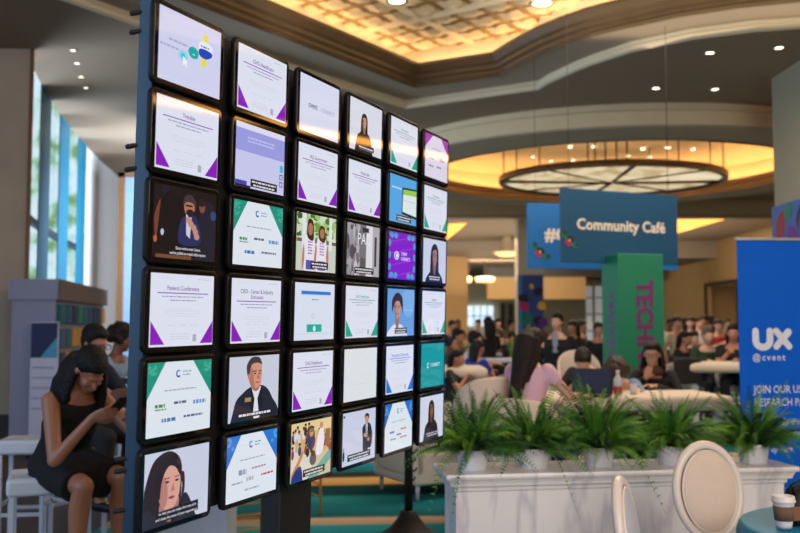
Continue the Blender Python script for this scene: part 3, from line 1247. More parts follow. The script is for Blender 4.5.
def s_ondemand():
    s = Scr((214, 216, 246))
    s.words(-.7, .18, .6, .06, (176, 178, 214), 2, True)
    s.words(-.95, -.02, .55, .06, (176, 178, 214), 3, True)
    s.rect(.40, .33, .54, .72, (240, 226, 40)); s.rect(.36, -.22, .5, .05, (240, 226, 40))
    s.add(spl([(.27, .45), (.45, .52), (.68, .45), (.68, .18), (.48, .06), (.27, .12)]), (240, 243, 255))
    s.add(spl([(.27, .25), (.45, .30), (.68, .26), (.68, .14), (.48, .02), (.27, .08)]), (30, 70, 190))
    s.words(.46, .36, .3, .04, (100, 110, 160), 4)
    s.ell(.08, .06, .17, .17, (20, 176, 170))
    s.rect(.04, .0, .13, .02, (235, 250, 250))
    s.ell(-.25, -.14, .15, .15, (150, 220, 240)); s.ell(-.25, -.14, .07, .07, (70, 200, 225))
    s.add([(-.25, -.14), (-.25, -.42), (-.19, -.34), (-.14, -.44), (-.11, -.40), (-.15, -.31), (-.08, -.30)], (250, 250, 255))
    return s


def s_cvent():
    s = Scr((222, 226, 248))
    s.text('cvent', -.36, .0, .30, (60, 66, 90), .0014)
    s.text('CONNECT', .40, -.03, .21, (150, 160, 205), .0)
    return s


def s_woman_top():
    s = Scr((222, 226, 240))
    portrait(s, -.12, .22, .24, (206, 150, 120), (44, 26, 24), (36, 26, 30), True, None, .05)
    caption(s, None, None, .0, -.80, 1.0)
    s.rect(-.45, -.88, .5, -.72, (20, 18, 22)); s.words(0, -.80, .85, .06, (220, 220, 225), 8)
    return s


def s_corner_purple():
    s = Scr((228, 222, 240))
    s.add([(-1, 1), (-.35, 1), (-1, .35)], (170, 60, 190)); s.add([(1, 1), (.35, 1), (1, .3)], (170, 60, 190))
    s.words(0, .4, .7, .04, (160, 150, 190), 1)
    for x, y in ((-.45, -.1), (.3, .05), (.45, -.05), (-.5, -.45), (.2, -.4)):
        s.words(x, y, .4, .07, (120, 110, 160), int(x * 30) + 9)
    return s


def s_lavender():
    s = Scr((206, 206, 246))
    s.rect(-1, .82, 1, 1, (226, 226, 250))
    s.rect(-1, .12, 1, .82, (158, 160, 230))
    s.words(0, .58, 1.1, .05, (200, 200, 246), 2); s.words(0, .47, 1.1, .05, (200, 200, 246), 3)
    s.rect(.8, -.25, .95, -.02, (60, 190, 230)); s.rect(.8, -.5, .94, -.32, (90, 90, 170)); s.rect(.83, -.47, .91, -.36, (206, 206, 246))
    s.rect(.8, -.74, .94, -.56, (90, 90, 170)); s.rect(.83, -.71, .91, -.60, (206, 206, 246))
    s.rect(-1, -.95, -.55, -.8, (70, 70, 180)); s.rect(-1, -1, -.4, -.93, (30, 20, 60))
    caption(s, None, 'x', .15, -.82, 1.1)
    return s


def s_bluetab():
    s = Scr((84, 172, 236))
    s.words(-.85, .46, .7, .07, (200, 230, 250), 3, True)
    s.add([(-.08, .55), (1, .62), (1, -.72), (-.12, -.60)], (24, 24, 34))
    s.add([(-.02, .47), (1, .55), (1, -.60), (-.06, -.50)], (226, 240, 240))
    s.add([(-.02, .47), (1, .55), (1, .3), (-.03, .25)], (156, 206, 80))
    s.words(.45, .0, .8, .03, (180, 190, 190), 3)
    caption(s, None, 'x', .05, -.80, 1.1)
    return s


def s_stage():
    s = Scr((20, 12, 16))
    rr = random.Random(5)
    for _ in range(26):
        s.ell(rr.uniform(-.95, .95), rr.uniform(-.2, .9), rr.uniform(.04, .14), rr.uniform(.04, .14), rr.choice([(52, 26, 20), (70, 36, 24), (34, 20, 24), (22, 24, 40)]), 10)
    s.add(spl([(-.9, -1), (-.85, -.3), (-.8, .5), (-.5, .85), (-.15, .6), (-.12, -.2), (-.2, -1)]), (12, 8, 12))
    s.add(spl([(-.9, -.5), (-.96, .1), (-.8, .6), (-.82, .2)]), (120, 64, 44))
    s.add(spl([(.35, -1), (.4, -.2), (.45, .5), (.75, .75), (1, .3), (1, -1)]), (26, 28, 44))
    s.ell(.52, .55, .1, .17, (128, 74, 60)); s.ell(.5, .68, .12, .12, (40, 22, 20))
    s.add(spl([(-.2, -.55), (-.15, .1), (.1, .25), (.35, .2), (.48, -.5)]), (34, 44, 96))
    s.add([(.0, .28), (.18, .2), (.14, -.4), (.02, -.3)], (210, 205, 220))
    s.ell(.1, .48, .17, .24, (176, 118, 96)); s.add(spl([(-.1, .5), (-.05, .78), (.15, .84), (.3, .65), (.3, .4), (.22, .6), (.0, .62)]), (66, 50, 50))
    s.add(spl([(.0, .34), (.1, .2), (.25, .3), (.2, .42), (.06, .42)]), (40, 24, 26))
    s.rect(-.02, .50, .2, .55, (30, 18, 20))
    for x, y in ((.08, .12), (.16, .02), (.26, -.08), (.32, -.2), (.36, -.32)):
        s.ell(x, y, .09, .1, (196, 142, 122), 10)
    s.ell(.9, .35, .1, .14, (50, 70, 120)); s.ell(-.72, -.3, .05, .09, (190, 200, 210)); s.ell(-.92, -.5, .05, .1, (190, 100, 70))
    s.rect(-.9, -1, .2, -.9, (120, 74, 50))
    s.text("Since we've met Cvent,", .1, -.70, .12, (240, 240, 245), .0004)
    s.text("we've pulled so much information", .1, -.84, .12, (240, 240, 245), .0004)
    return s


def s_two():
    s = Scr((206, 220, 190))
    rr = random.Random(8)
    for _ in range(70):
        s.ell(rr.uniform(-1, 1), rr.uniform(.05, 1), rr.uniform(.08, .2), rr.uniform(.06, .16), rr.choice([(70, 120, 50), (110, 160, 70), (160, 200, 110), (60, 90, 50), (214, 232, 190)]), 8)
    s.rect(-1, -1, 1, .0, (206, 212, 200)); s.rect(-1, .0, 1, .12, (120, 90, 66))
    s.rect(-.75, -.2, -.55, 1, (228, 232, 240)); s.rect(.62, -.2, .78, 1, (228, 232, 240))
    for cx, k, hr in ((-.34, 1.0, (56, 34, 26)), (.25, .80, (80, 44, 28))):
        s.add(spl([(cx - .26, -1), (cx - .26, -.3), (cx - .22, .22 * k), (cx + .18, .22 * k), (cx + .24, -.3), (cx + .22, -1)]), (236, 232, 246))
        s.add(spl([(cx - .15, .2 * k), (cx - .14, .72 * k), (cx, .84 * k), (cx + .14, .68 * k), (cx + .15, .1 * k)]), hr)
        s.ell(cx, .47 * k, .12, .22 * k, (176, 120, 92))
        for q_ in range(5):
            s.words(cx, .02 - q_ * .1, .22, .05, (170, 110, 190), q_)
        s.rect(cx - .2, -.95, cx + .2, -.62, (80, 90, 170))
        s.add(spl([(cx - .32, -.05), (cx - .4, -.6), (cx - .38, -.98), (cx - .28, -.6)]), (190, 134, 100))
        s.add(spl([(cx + .30, -.05), (cx + .36, -.5), (cx + .28, -.8), (cx + .22, -.4)]), (190, 134, 100))
    caption(s, None, 'x', .15, -.78, .9)
    return s


def s_street():
    s = Scr((168, 164, 172))
    rr = random.Random(11)
    for _ in range(40):
        g_ = rr.randint(70, 210)
        s.ell(rr.uniform(-1, -.1), rr.uniform(-1, 1), rr.uniform(.05, .2), rr.uniform(.1, .4), (g_, g_ - 4, g_ + 4), 9)
    s.rect(-.25, -1, .15, 1, (120, 116, 124)); s.rect(.15, -1, .55, 1, (226, 224, 232)); s.rect(.55, -1, 1, 1, (180, 176, 184))
    s.rect(.68, -.6, .82, .6, (60, 58, 66))
    s.text('PAC', .02, .42, .62, (238, 238, 244), .002)
    s.rect(-.1, .72, .3, .9, (50, 44, 56))
    s.ell(-.7, -.1, .12, .3, (80, 76, 84)); s.rect(-.2, -.9, .1, -.3, (86, 90, 84))
    caption(s, None, 'x', .05, -.80, 1.2)
    return s


def s_purple():
    s = Scr((134, 20, 206))
    rr = random.Random(2)
    for k in range(4):
        s.add([(-1, -1 + k * .5), (1, -.6 + k * .5), (1, -.55 + k * .5), (-1, -.95 + k * .5)], (160, 50, 226))
    for x in (-.8, -.5, .5, .8):
        for y in (-.86, .86):
            s.ell(x, y, .16, .11, (70, 150, 230), 7); s.ell(x * .95, y * .92, .1, .08, (50, 190, 190), 5)
    for y in (-.5, 0, .5):
        s.ell(-.93, y, .1, .16, (40, 180, 180), 6); s.ell(.93, y, .1, .16, (40, 180, 190), 6)
    s.ell(-.42, 0, .18, .18, (236, 236, 250)); s.ell(-.42, 0, .13, .13, (134, 20, 206)); s.ell(-.40, 0, .08, .1, (236, 236, 250))
    s.text('CVENT', .14, .09, .2, (240, 240, 255), .001)
    s.text('CONNECT', .24, -.12, .2, (240, 240, 255), .001)
    return s


def s_woman_r3():
    s = Scr((206, 214, 236))
    portrait(s, -.02, .22, .42, (176, 124, 104), (36, 24, 26), (40, 34, 50), True, None, .25)
    caption(s, None, 'x', .0, -.80, 1.1)
    return s


def s_page():
    s = Scr((222, 230, 246))
    s.rect(-.7, .60, .8, .72, (40, 124, 214)); s.rect(-.7, .55, .8, .59, (214, 222, 240))
    s.words(0, .42, .36, .03, (90, 110, 170), 1)
    s.ell(-.1, -.15, .08, .08, (190, 200, 220)); s.ell(-.1, -.15, .055, .055, (222, 230, 246))
    s.rect(-.4, -.72, .35, -.45, (20, 176, 160)); s.ell(-.02, -.6, .07, .1, (220, 246, 240))
    s.rect(-.9, -.79, .9, -.77, (200, 208, 226))
    return s


def s_bluewoman():
    s = Scr((110, 164, 226))
    s.ell(.55, .5, .5, .7, (130, 180, 236)); s.words(.5, .1, .6, .05, (160, 200, 244), 3)
    portrait(s, -.28, .18, .44, (206, 150, 122), (60, 34, 28), (230, 230, 244), False, None, .1)
    s.add(spl([(-.66, .0), (-.66, .55), (-.3, .85), (.08, .6), (.10, -.05), (.0, .3), (-.25, .5), (-.52, .35)]), (60, 34, 28))
    caption(s, None, 'x', .0, -.78, .9)
    return s


def s_man():
    s = Scr((204, 210, 228))
    s.add(spl([(-.8, -1.6), (-.78, -.5), (-.45, -.12), (-.1, .05), (.3, .05), (.55, -.1), (.75, -.4), (1.0, -.8), (1.0, -1.6)]), (34, 34, 52))
    s.add([(-.14, .02), (.25, .02), (.22, -.95), (-.02, -.95)], (226, 228, 240))
    s.add([(-.14, .04), (.0, -.35), (-.05, -.9), (-.2, -.5)], (24, 24, 40)); s.add([(.27, .04), (.12, -.35), (.2, -.9), (.34, -.4)], (24, 24, 40))
    s.add(spl([(-.14, .3), (-.12, -.0), (.05, -.12), (.2, .0), (.24, .3)]), (170, 112, 92))
    s.add(spl([(-.24, .5), (-.2, .12), (.0, -.02), (.2, .06), (.28, .4), (.22, .78), (-.1, .82)]), (214, 152, 128))
    s.add(spl([(-.24, .5), (-.2, .12), (.0, -.02), (-.05, .25), (-.1, .6)]), (180, 120, 100))
    s.add(spl([(-.28, .35), (-.34, .7), (-.15, .95), (.15, .95), (.28, .72), (.1, .78), (-.12, .74), (-.2, .55)]), (66, 58, 62))
    s.ell(-.24, .36, .05, .09, (196, 130, 110)); s.rect(-.08, .50, .06, .535, (50, 36, 36)); s.rect(.14, .5, .25, .535, (50, 36, 36))
    s.ell(0, .44, .04, .025, (30, 24, 30)); s.ell(.19, .44, .04, .025, (30, 24, 30)); s.add([(.12, .45), (.2, .28), (.08, .27)], (180, 110, 92)); s.ell(.1, .16, .08, .022, (160, 86, 80))
    s.rect(-.38, -.42, -.14, -.29, (170, 140, 90))
    s.rect(-.62, -.90, .75, -.76, (22, 20, 34)); s.words(.05, -.82, 1.3, .07, (230, 230, 236), 3); s.rect(-.02, -.97, .2, -.91, (230, 230, 236))
    return s


def s_blank():
    s = Scr((228, 232, 238))
    s.words(0, .8, .5, .012, (208, 210, 220), 2); s.rect(-.3, -.4, .3, -.38, (216, 218, 226))
    s.ell(0, -.05, .05, .05, (214, 216, 226)); s.ell(0, -.05, .035, .035, (228, 232, 238))
    return s


def s_teal():
    s = Scr((18, 156, 156))
    for k in range(6):
        s.add([(-1, -.9 + k * .35), (1, -.6 + k * .35), (1, -.58 + k * .35), (-1, -.88 + k * .35)], (30, 170, 168))
    logo(s, -.42, .0, .13, (220, 250, 246), (220, 250, 246))
    s.text('CONNECT', .2, .0, .24, (230, 250, 248), .001)
    return s


def s_woman_bl():
    s = Scr((206, 212, 232))
    s.add(spl([(-1, -1.6), (-1, -.2), (-.95, .2), (-.75, .75), (-.4, .97), (-.1, .9), (.1, .6), (.12, .1), (.1, -.4), (-.1, -1), (-.6, -1.4)]), (44, 30, 34))
    s.add(spl([(-1, -1.6), (-.95, -.5), (-.5, -.75), (.1, -.35), (.3, -.3), (.55, -.85), (.7, -1.6)]), (46, 40, 54))
    s.add(spl([(-.5, -.4), (-.5, -.75), (-.2, -.95), (.0, -.7), (.02, -.3)]), (176, 120, 108))
    s.add(spl([(-.52, .3), (-.58, -.2), (-.42, -.55), (-.15, -.62), (.04, -.3), (.08, .2), (-.05, .62), (-.35, .66)]), (222, 164, 148))
    s.add(spl([(-.52, .3), (-.58, -.2), (-.42, -.55), (-.3, -.3), (-.35, .2)]), (186, 128, 118))
    s.add(spl([(-.55, -.3), (-.7, .3), (-.4, .85), (-.1, .8), (.1, .45), (.1, .2), (-.08, .5), (-.3, .55), (-.48, .2)]), (40, 27, 32))
    s.add(spl([(.06, .3), (.14, .0), (.12, -.35), (.22, -.2), (.2, .3)]), (56, 38, 40))
    for x in (-.32, -.03):
        s.ell(x, .14, .06, .03, (50, 34, 40)); s.rect(x - .08, .23, x + .07, .255, (60, 40, 44))
    s.add([(-.14, .12), (-.08, -.13), (-.22, -.15)], (190, 130, 118)); s.ell(-.18, -.30, .1, .045, (176, 90, 92)); s.ell(-.18, -.30, .06, .015, (80, 30, 40))
    s.add([(-.2, -.95), (.2, -.35), (.25, -.37), (-.1, -1)], (30, 26, 38))
    s.add([(-.62, -.92), (.68, -.86), (.68, -.56), (-.62, -.62)], (30, 26, 40))
    s.text('so that you can make the most of it', .03, -.68, .115, (235, 235, 242), .0004)
    s.text('and make the most of your experience', .0, -.82, .115, (235, 235, 242), .0004)
    return s


def s_crowd():
    s = Scr((206, 196, 164))
    s.add([(-1, -.5), (1, -.1), (1, 1), (-1, 1)], (214, 178, 110))
    s.rect(-1, .62, 1, 1, (232, 208, 150))
    s.add([(-.2, -1), (1, -.1), (1, -.5), (.3, -1)], (110, 170, 160)); s.add([(-1, .1), (.2, -.3), (-.2, -1), (-1, -1)], (224, 216, 206))
    rr = random.Random(21)
    for _ in range(34):
        x, y = rr.uniform(-.95, .95), rr.uniform(.0, .78)
        c = rr.choice([(40, 34, 50), (120, 80, 60), (60, 70, 130), (220, 214, 220), (150, 60, 60), (90, 60, 50)])
        s.ell(x, y - .1, .08, .17, c, 9); s.ell(x, y + .1, .05, .07, (190, 136, 104), 8); s.ell(x, y + .14, .055, .05, (46, 30, 28), 8)
    s.ell(-.05, .28, .2, .3, (70, 50, 100)); s.ell(-.05, .58, .1, .14, (200, 150, 116)); s.ell(-.05, .68, .11, .08, (150, 110, 70))
    s.add(spl([(.2, -.2), (.3, .5), (.5, .75), (.62, .3), (.5, -.2)]), (236, 232, 240)); s.ell(.45, .78, .09, .12, (196, 140, 110))
    s.rect(.68, .0, .92, .6, (150, 96, 56)); s.ell(.05, -.35, .17, .22, (86, 84, 90)); s.ell(.05, -.15, .1, .1, (60, 40, 34))
    s.add(spl([(-1, -.75), (-.7, -.3), (-.5, .0), (-.44, -.1), (-.75, -.7), (-.9, -1)]), (200, 140, 90))
    s.add(spl([(-1, -1), (-.8, -.6), (-.55, -.5), (-.45, -.9), (-.5, -1.2)]), (40, 56, 130))
    caption(s, None, 'x', .12, -.78, 1.1)
    return s


def s_stand():
    s = Scr((208, 212, 236))
    s.add(spl([(.25, -.7), (.2, -.1), (.18, .3), (.4, .45), (.66, .4), (.8, .0), (.74, -.5), (.55, -.55), (.5, -.75)]), (34, 34, 54))
    s.add([(.38, .42), (.5, .42), (.48, -.1), (.40, -.1)], (226, 228, 240)); s.rect(.425, -.1, .455, .4, (60, 50, 90))
    s.ell(.44, .60, .115, .18, (206, 146, 120)); s.add(spl([(.3, .62), (.33, .8), (.46, .84), (.58, .76), (.58, .6), (.5, .72), (.36, .72)]), (44, 32, 32))
    s.ell(.34, .0, .08, .08, (200, 140, 116)); s.ell(.56, -.2, .08, .07, (200, 140, 116))
    s.rect(-.98, .82, -.88, .9, (50, 50, 70)); s.ell(-.93, -.62, .06, .2, (40, 44, 60)); s.ell(-.93, -.36, .045, .07, (190, 150, 130))
    caption(s, None, 'x', .0, -.74, 1.4)
    return s


def s_woman_br():
    s = Scr((214, 220, 240))
    portrait(s, -.05, .38, .30, (150, 92, 72), (24, 18, 22), (40, 22, 40), True, None, -.1)
    s.rect(-.22, .47, .12, .50, (20, 14, 18))
    s.words(.1, -.72, 1.1, .05, (200, 200, 226), 3); s.words(.1, -.82, 1.0, .05, (200, 200, 226), 4)
    return s


m1 = [(-.62, -.18, .3, .09, (60, 150, 70)), (-.6, -.28, .34, .04, (100, 160, 110)), (.0, -.14, .4, .07, (90, 90, 120)), (.62, -.18, .42, .11, (110, 150, 210)), (-.35, -.58, .42, .1, (60, 120, 190)), (.42, -.55, .62, .06, (80, 90, 130))]
m2 = [(-.4, -.15, .3, .16, (150, 156, 180)), (.25, -.1, .55, .05, (170, 120, 130)), (-.6, -.45, .4, .05, (160, 164, 190)), (-.1, -.4, .3, .12, (180, 184, 200)), (.6, -.38, .5, .06, (216, 60, 70)), (.0, -.72, .6, .05, (160, 170, 190))]
m3 = [(-.5, -.2, .3, .08, (40, 90, 170)), (.35, -.15, .45, .06, (200, 90, 100)), (-.4, -.5, .4, .06, (110, 120, 160)), (.35, -.5, .5, .06, (190, 60, 80)), (-.0, -.35, .3, .06, (60, 70, 110))]
LOOK = {
    (1, 1): (s_ondemand, 'tablet showing a teal check mark and a yellow and blue seal, top left corner'),
    (1, 2): (lambda: cert('CHG Healthcare', None, PURP, PURPL, 12), 'tablet showing a white page with purple corners, top row beside the yellow seal'),
    (1, 3): (s_cvent, 'tablet showing one small dark grey word on plain white, top row'),
    (1, 4): (s_woman_top, 'tablet showing a long haired woman in black on white, top row'),
    (1, 5): (lambda: cert('University', None, TEAL, (30, 150, 140), 15), 'tablet showing a white page with green bottom corners, top row'),
    (1, 6): (s_corner_purple, 'tablet showing a white page with purple upper corners, top right corner'),
    (2, 1): (lambda: cert('Trimble', None, PURP, PURPL, 21), 'tablet showing a white page with purple corners, second row at the left edge'),
    (2, 2): (s_lavender, 'tablet showing a lavender web page with small icons at its right'),
    (2, 3): (lambda: cert('HQ Government', None, PURP, PURPL, 23), 'tablet showing a purple cornered page right above the photo of two smiling people'),
    (2, 4): (lambda: cert('Honorable', None, PURP, PURPL, 24), 'tablet showing a purple cornered page right above the grey street photo'),
    (2, 5): (s_bluetab, 'tablet showing a picture of a tablet on bright blue'),
    (2, 6): (lambda: cert('Community', None, TEAL, (30, 150, 140), 26), 'tablet showing a green cornered page, second row at the right edge'),
    (3, 1): (s_stage, 'tablet showing a dark photo of a bearded man holding a microphone'),
    (3, 2): (lambda: sponsors((20, 150, 128), (60, 180, 150), 32, m1), 'tablet showing a sponsor page with green upper corners, third row'),
    (3, 3): (s_two, 'tablet showing two people in white shirts before green trees'),
    (3, 4): (s_street, 'tablet showing a grey street photo with large white letters'),
    (3, 5): (s_purple, 'tablet showing a bright purple graphic with a teal border'),
    (3, 6): (s_woman_r3, 'tablet showing a dark haired woman on pale blue, third row right edge'),
    (4, 1): (lambda: cert('Federal Conference', None, PURP, PURPL, 41), 'tablet showing a purple cornered page titled Federal Conference'),
    (4, 2): (lambda: cert('CISO - Career & Industry', 'Enthusiasts', PURP, PURPL, 42), 'tablet showing a purple cornered page with a two line title, fourth row'),
    (4, 3): (s_page, 'tablet showing a form with a blue bar and a teal button'),
    (4, 4): (lambda: cert('CHG Healthcare', None, TEAL, (30, 150, 140), 44), 'tablet showing a green cornered page, fourth row beside the teal button form'),
    (4, 5): (s_bluewoman, 'tablet showing a person in white on a blue background'),
    (4, 6): (lambda: cert('Awards', None, TEAL, (140, 60, 90), 46), 'tablet showing a green cornered page, fourth row at the right edge'),
    (5, 1): (lambda: sponsors((20, 150, 128), (60, 180, 150), 51, m1), 'tablet showing a sponsor page with green upper corners, fifth row left edge'),
    (5, 2): (s_man, 'tablet showing a grey haired man in a dark suit looking right'),
    (5, 3): (lambda: cert('CHG Healthcare', None, PURP, PURPL, 53), 'tablet showing a purple cornered page, fifth row right of the suited man'),
    (5, 4): (s_blank, 'tablet showing an almost blank white page'),
    (5, 5): (lambda: cert('Association Community', None, BLU, (40, 100, 190), 55), 'tablet showing a white page with blue bottom corners, fifth row'),
    (5, 6): (s_teal, 'tablet showing a plain teal page with one white word'),
    (6, 1): (s_woman_bl, 'tablet showing a close view of a long haired woman, bottom left corner'),
    (6, 2): (lambda: sponsors((40, 120, 216), (90, 160, 236), 62, m2), 'tablet showing a sponsor page with blue upper corners, below the suited man'),
    (6, 3): (s_crowd, 'tablet showing a busy crowd in a bright hall, bottom row'),
    (6, 4): (s_stand, 'tablet showing a small standing man in a suit on plain grey, bottom row'),
    (6, 5): (lambda: sponsors((30, 110, 206), (90, 160, 236), 65, m3), 'tablet showing a sponsor page with blue upper corners, below the blue cornered page'),
    (6, 6): (s_woman_br, 'tablet showing a woman in glasses with long dark hair, bottom right corner'),
}


def rrect(w, h, r, n=5):
    out = []
    for cx, cy, a0 in ((w - r, h - r, 0), (-w + r, h - r, 90), (-w + r, -h + r, 180), (w - r, -h + r, 270)):
        for i in range(n + 1):
            a = R(a0 + 90 * i / n)
            out.append((cx + r * math.cos(a), cy + r * math.sin(a)))
    return out


def rr_plate(mb, w, h, r, prof):
    """prof: (inset, y)"""
    rings = []
    for ins, y in prof:
        rings.append([Vector((x, y, z)) for x, z in rrect(w - ins, h - ins, max(.002, r - ins))])
    mb.loft(rings, True, True, True)


bodies = {}
for (rw, cl), (fn, lab) in LOOK.items():
    t = thing('tablet', lab, 'tablet', (0, 0, 0), 0, 'tablets on the display wall')
    t.matrix_world = wall_mat((cl - 1) * PW, -(rw - 1) * PH)
    if not bodies:
        mb = MB().m(m_case)
        rr_plate(mb, .1545, .1105, .020, [(.006, .017), (.001, .014), (0, .010), (0, .003), (.0012, .0008), (.004, .0006)])
        mb.m(m_bezel)
        b1 = mb.build('case', t)
        mb = MB().m(m_bezel)
        rr_plate(mb, .1505, .1065, .016, [(.002, .003), (0, .0016), (0, .0004), (.001, -.0004)])
        b2 = mb.build('bezel', t)
        mb = MB().m(m_black)
        mb.box((-.05, .017, -.035), (.05, .052, .035), None, .004)
        b3 = mb.build('mount', t)
        bodies = dict(case=b1, bezel=b2, mount=b3)
    else:
        for nme, ob in bodies.items():
            c = ob.copy()
            COL.objects.link(c)
            c.parent = t
    fn().build(t)

# the frame that carries them
fr = thing('display_frame', 'black and steel frame standing on the floor that carries the wall of tablets', 'display frame')
fr.matrix_world = wall_mat(0, 0)
m_post = mat('aluminium post with painted blue light', (22, 58, 84), .45, metal=.1, var=.05)  # blue window light on the aluminium put into its base colour
UL = -.118
ZB, ZTp = -5 * PH - .13, .135
FLOORV = -(WO.z) / WV.z
mb = MB().m(m_post)
mb.box((UL - .008, .022, -2.25), (UL + .006, .072, .55), None, .003)
mb.build('side_post', fr)
mb = MB().m(m_black)
mb.box((UL + .006, .020, -2.25), (UL + .024, .056, .55), None, .002)
mb.build('side_post', fr)
mb = MB().m(m_black)
mb.box((5 * PW + .160, .02, -5 * PH - .09), (5 * PW + .175, .07, .11), None, .002)
mb.build('side_post', fr)
for r_i in range(6):
    mb = MB().m(m_black)
    z = -r_i * PH
    mb.box((UL + .03, .052, z - .03), (5 * PW + .172, .07, z + .03))
    mb.build('rail', fr)
for c_i in range(6):
    mb = MB().m(mat('matte black panel', (10, 10, 12), .6))
    mb.box((c_i * PW - (PW / 2 if c_i else .112), .036, ZB + .03), (c_i * PW + PW / 2 - .002, .05, ZTp - .03))
    mb.build('back_panel', fr)
mb = MB().m(mat('matte black panel', (10, 10, 12)))
a0 = 1.56 * PW
mb.box((1.72 * PW, .055, -2.285), (2.30 * PW, .13, -5 * PH + .05), None, .004)
mb.build('pedestal', fr)
mb = MB().m(m_black)
mb.box((1.2 * PW, -.28, -2.29), (2.6 * PW, .45, -2.275), None, .003)
mb.build('base_plate', fr)
mb = MB().m(m_black)
mb.box((-.3, -.25, -2.29), (-.1, .45, -2.27), None, .003)
mb.build('base_plate', fr)
for zz in (.085, .035, -.265, -.325, -1.07, -1.10, -1.20, -1.28):
    mb = MB().m(m_black)
    mb.capsule((UL - .006, .068, zz), (UL - .014, .090, zz - .004), .006, .007, 10)
    mb.build('knob', fr)

# ------------------------------------------------------------------ marble planter box
m_marble = bpy.data.materials.new('white marble with soft grey veins')
m_marble.use_nodes = True
nt = m_marble.node_tree
b_ = nt.nodes['Principled BSDF']
b_.inputs['Roughness'].default_value = .35
tc = nt.nodes.new('ShaderNodeTexCoord')
mp = nt.nodes.new('ShaderNodeMapping'); mp.inputs['Rotation'].default_value = (0, R(20), 0); mp.inputs['Scale'].default_value = (2.2, 1, .45)
no = nt.nodes.new('ShaderNodeTexNoise'); no.inputs['Scale'].default_value = 1.1; no.inputs['Detail'].default_value = 7; no.inputs['Distortion'].default_value = .8
cr = nt.nodes.new('ShaderNodeValToRGB')
cr.color_ramp.elements[0].position = .46; cr.color_ramp.elements[0].color = lin((236, 232, 232))
cr.color_ramp.elements[1].position = .56; cr.color_ramp.elements[1].color = lin((238, 233, 231))
e = cr.color_ramp.elements.new(.505); e.color = lin((206, 202, 208))
nt.links.new(tc.outputs['Object'], mp.inputs[0]); nt.links.new(mp.outputs[0], no.inputs[0])
nt.links.new(no.outputs['Fac'], cr.inputs[0]); nt.links.new(cr.outputs[0], b_.inputs['Base Color'])

PZ = .72
pa, pb = onz(449, 475, PZ), onz(796, 466.5, PZ)
pa = Vector((pa.x, pa.y, 0)); pb = Vector((pb.x, pb.y, 0))
PL = (pb - pa).length
pang = math.atan2(pb.y - pa.y, pb.x - pa.x)
PD = .42
pl = thing('planter_box', 'long white marble planter box with a stepped top moulding below the row of ferns', 'planter', pa, pang)


def rect_prof(mb, L, D, prof):
    rings = [[Vector((-i, -i, z)), Vector((L + i, -i, z)), Vector((L + i, D + i, z)), Vector((-i, D + i, z))] for i, z in prof]
    mb.loft(rings, True, True, False)


mb = MB().m(m_marble)
rect_prof(mb, PL, PD, [(-.05, .08), (-.05, PZ - .10)])
mb.build('box_body', pl)
mb = MB().m(m_marble)
rect_prof(mb, PL, PD, [(-.05, PZ - .105), (-.038, PZ - .098), (-.035, PZ - .075), (-.015, PZ - .07), (-.012, PZ - .055), (.0, PZ - .03), (.012, PZ - .028), (.016, PZ - .014), (.012, PZ)])
mb.build('top_moulding', pl)
mb = MB().m(m_marble)
rect_prof(mb, PL, PD, [(-.02, 0), (-.02, .06), (-.04, .08), (-.05, .085)])
mb.build('plinth', pl)


# ------------------------------------------------------------------ ferns
m_fr = [mat('fresh fern green', (84, 142, 38), .55, var=.25, scale=14, col2=(54, 108, 28)),
        mat('bright fern green', (134, 182, 56), .55, var=.2, scale=14, col2=(84, 138, 38)),
        mat('dark fern green', (36, 84, 30), .6, var=.2, scale=14, col2=(22, 58, 24))]


def frond(mb, az, L, rise, droop, base, rr, wd=.044, n=25):
    """a fern frond: arching midrib with paired leaflets"""
    d = Vector((math.cos(az), math.sin(az), 0))
    side = Vector((-d.y, d.x, 0))
    P = []
    ph_ = rr.uniform(0, 6)
    am = rr.uniform(.004, .02)
    for i in range(n + 1):
        t = i / n
        r = L * (t * math.cos(rise) + .14 * t * t)
        z = L * (math.sin(rise) * t - droop * t * t * t)
        P.append(base + d * r + Vector((0, 0, z)) + side * math.sin(t * 3 + ph_) * am)
    mb.tube([P[0], P[n // 3], P[2 * n // 3], P[n]], [.0022, .0018, .0013, .0006], 3)
    tw = rr.uniform(-1.1, 1.1)
    for i in range(4, n + 1):
        t = i / n
        w = wd * (math.sin(PI * min(1, .08 + t * .92)) ** .5) * (1.1 - .5 * t) + .003
        T = (P[i] - P[i - 1]).normalized()
        up = T.cross(side).normalized() * -1
        for s_ in (-1, 1):
            an = tw + s_ * .25
            out = (side * s_ * math.cos(an * s_) + up * math.sin(an * s_)).normalized()
            dirn = (out + T * .4).normalized()
            ll = w * rr.uniform(.8, 1.15)
            hw = .0036
            m1_ = P[i] + dirn * ll * .45
            tip = P[i] + dirn * ll + Vector((0, 0, -ll * .22))
            nrm = T * hw
            mb.poly([P[i] - T * hw * .7, m1_ - nrm, tip, m1_ + nrm, P[i] + T * hw * .7])


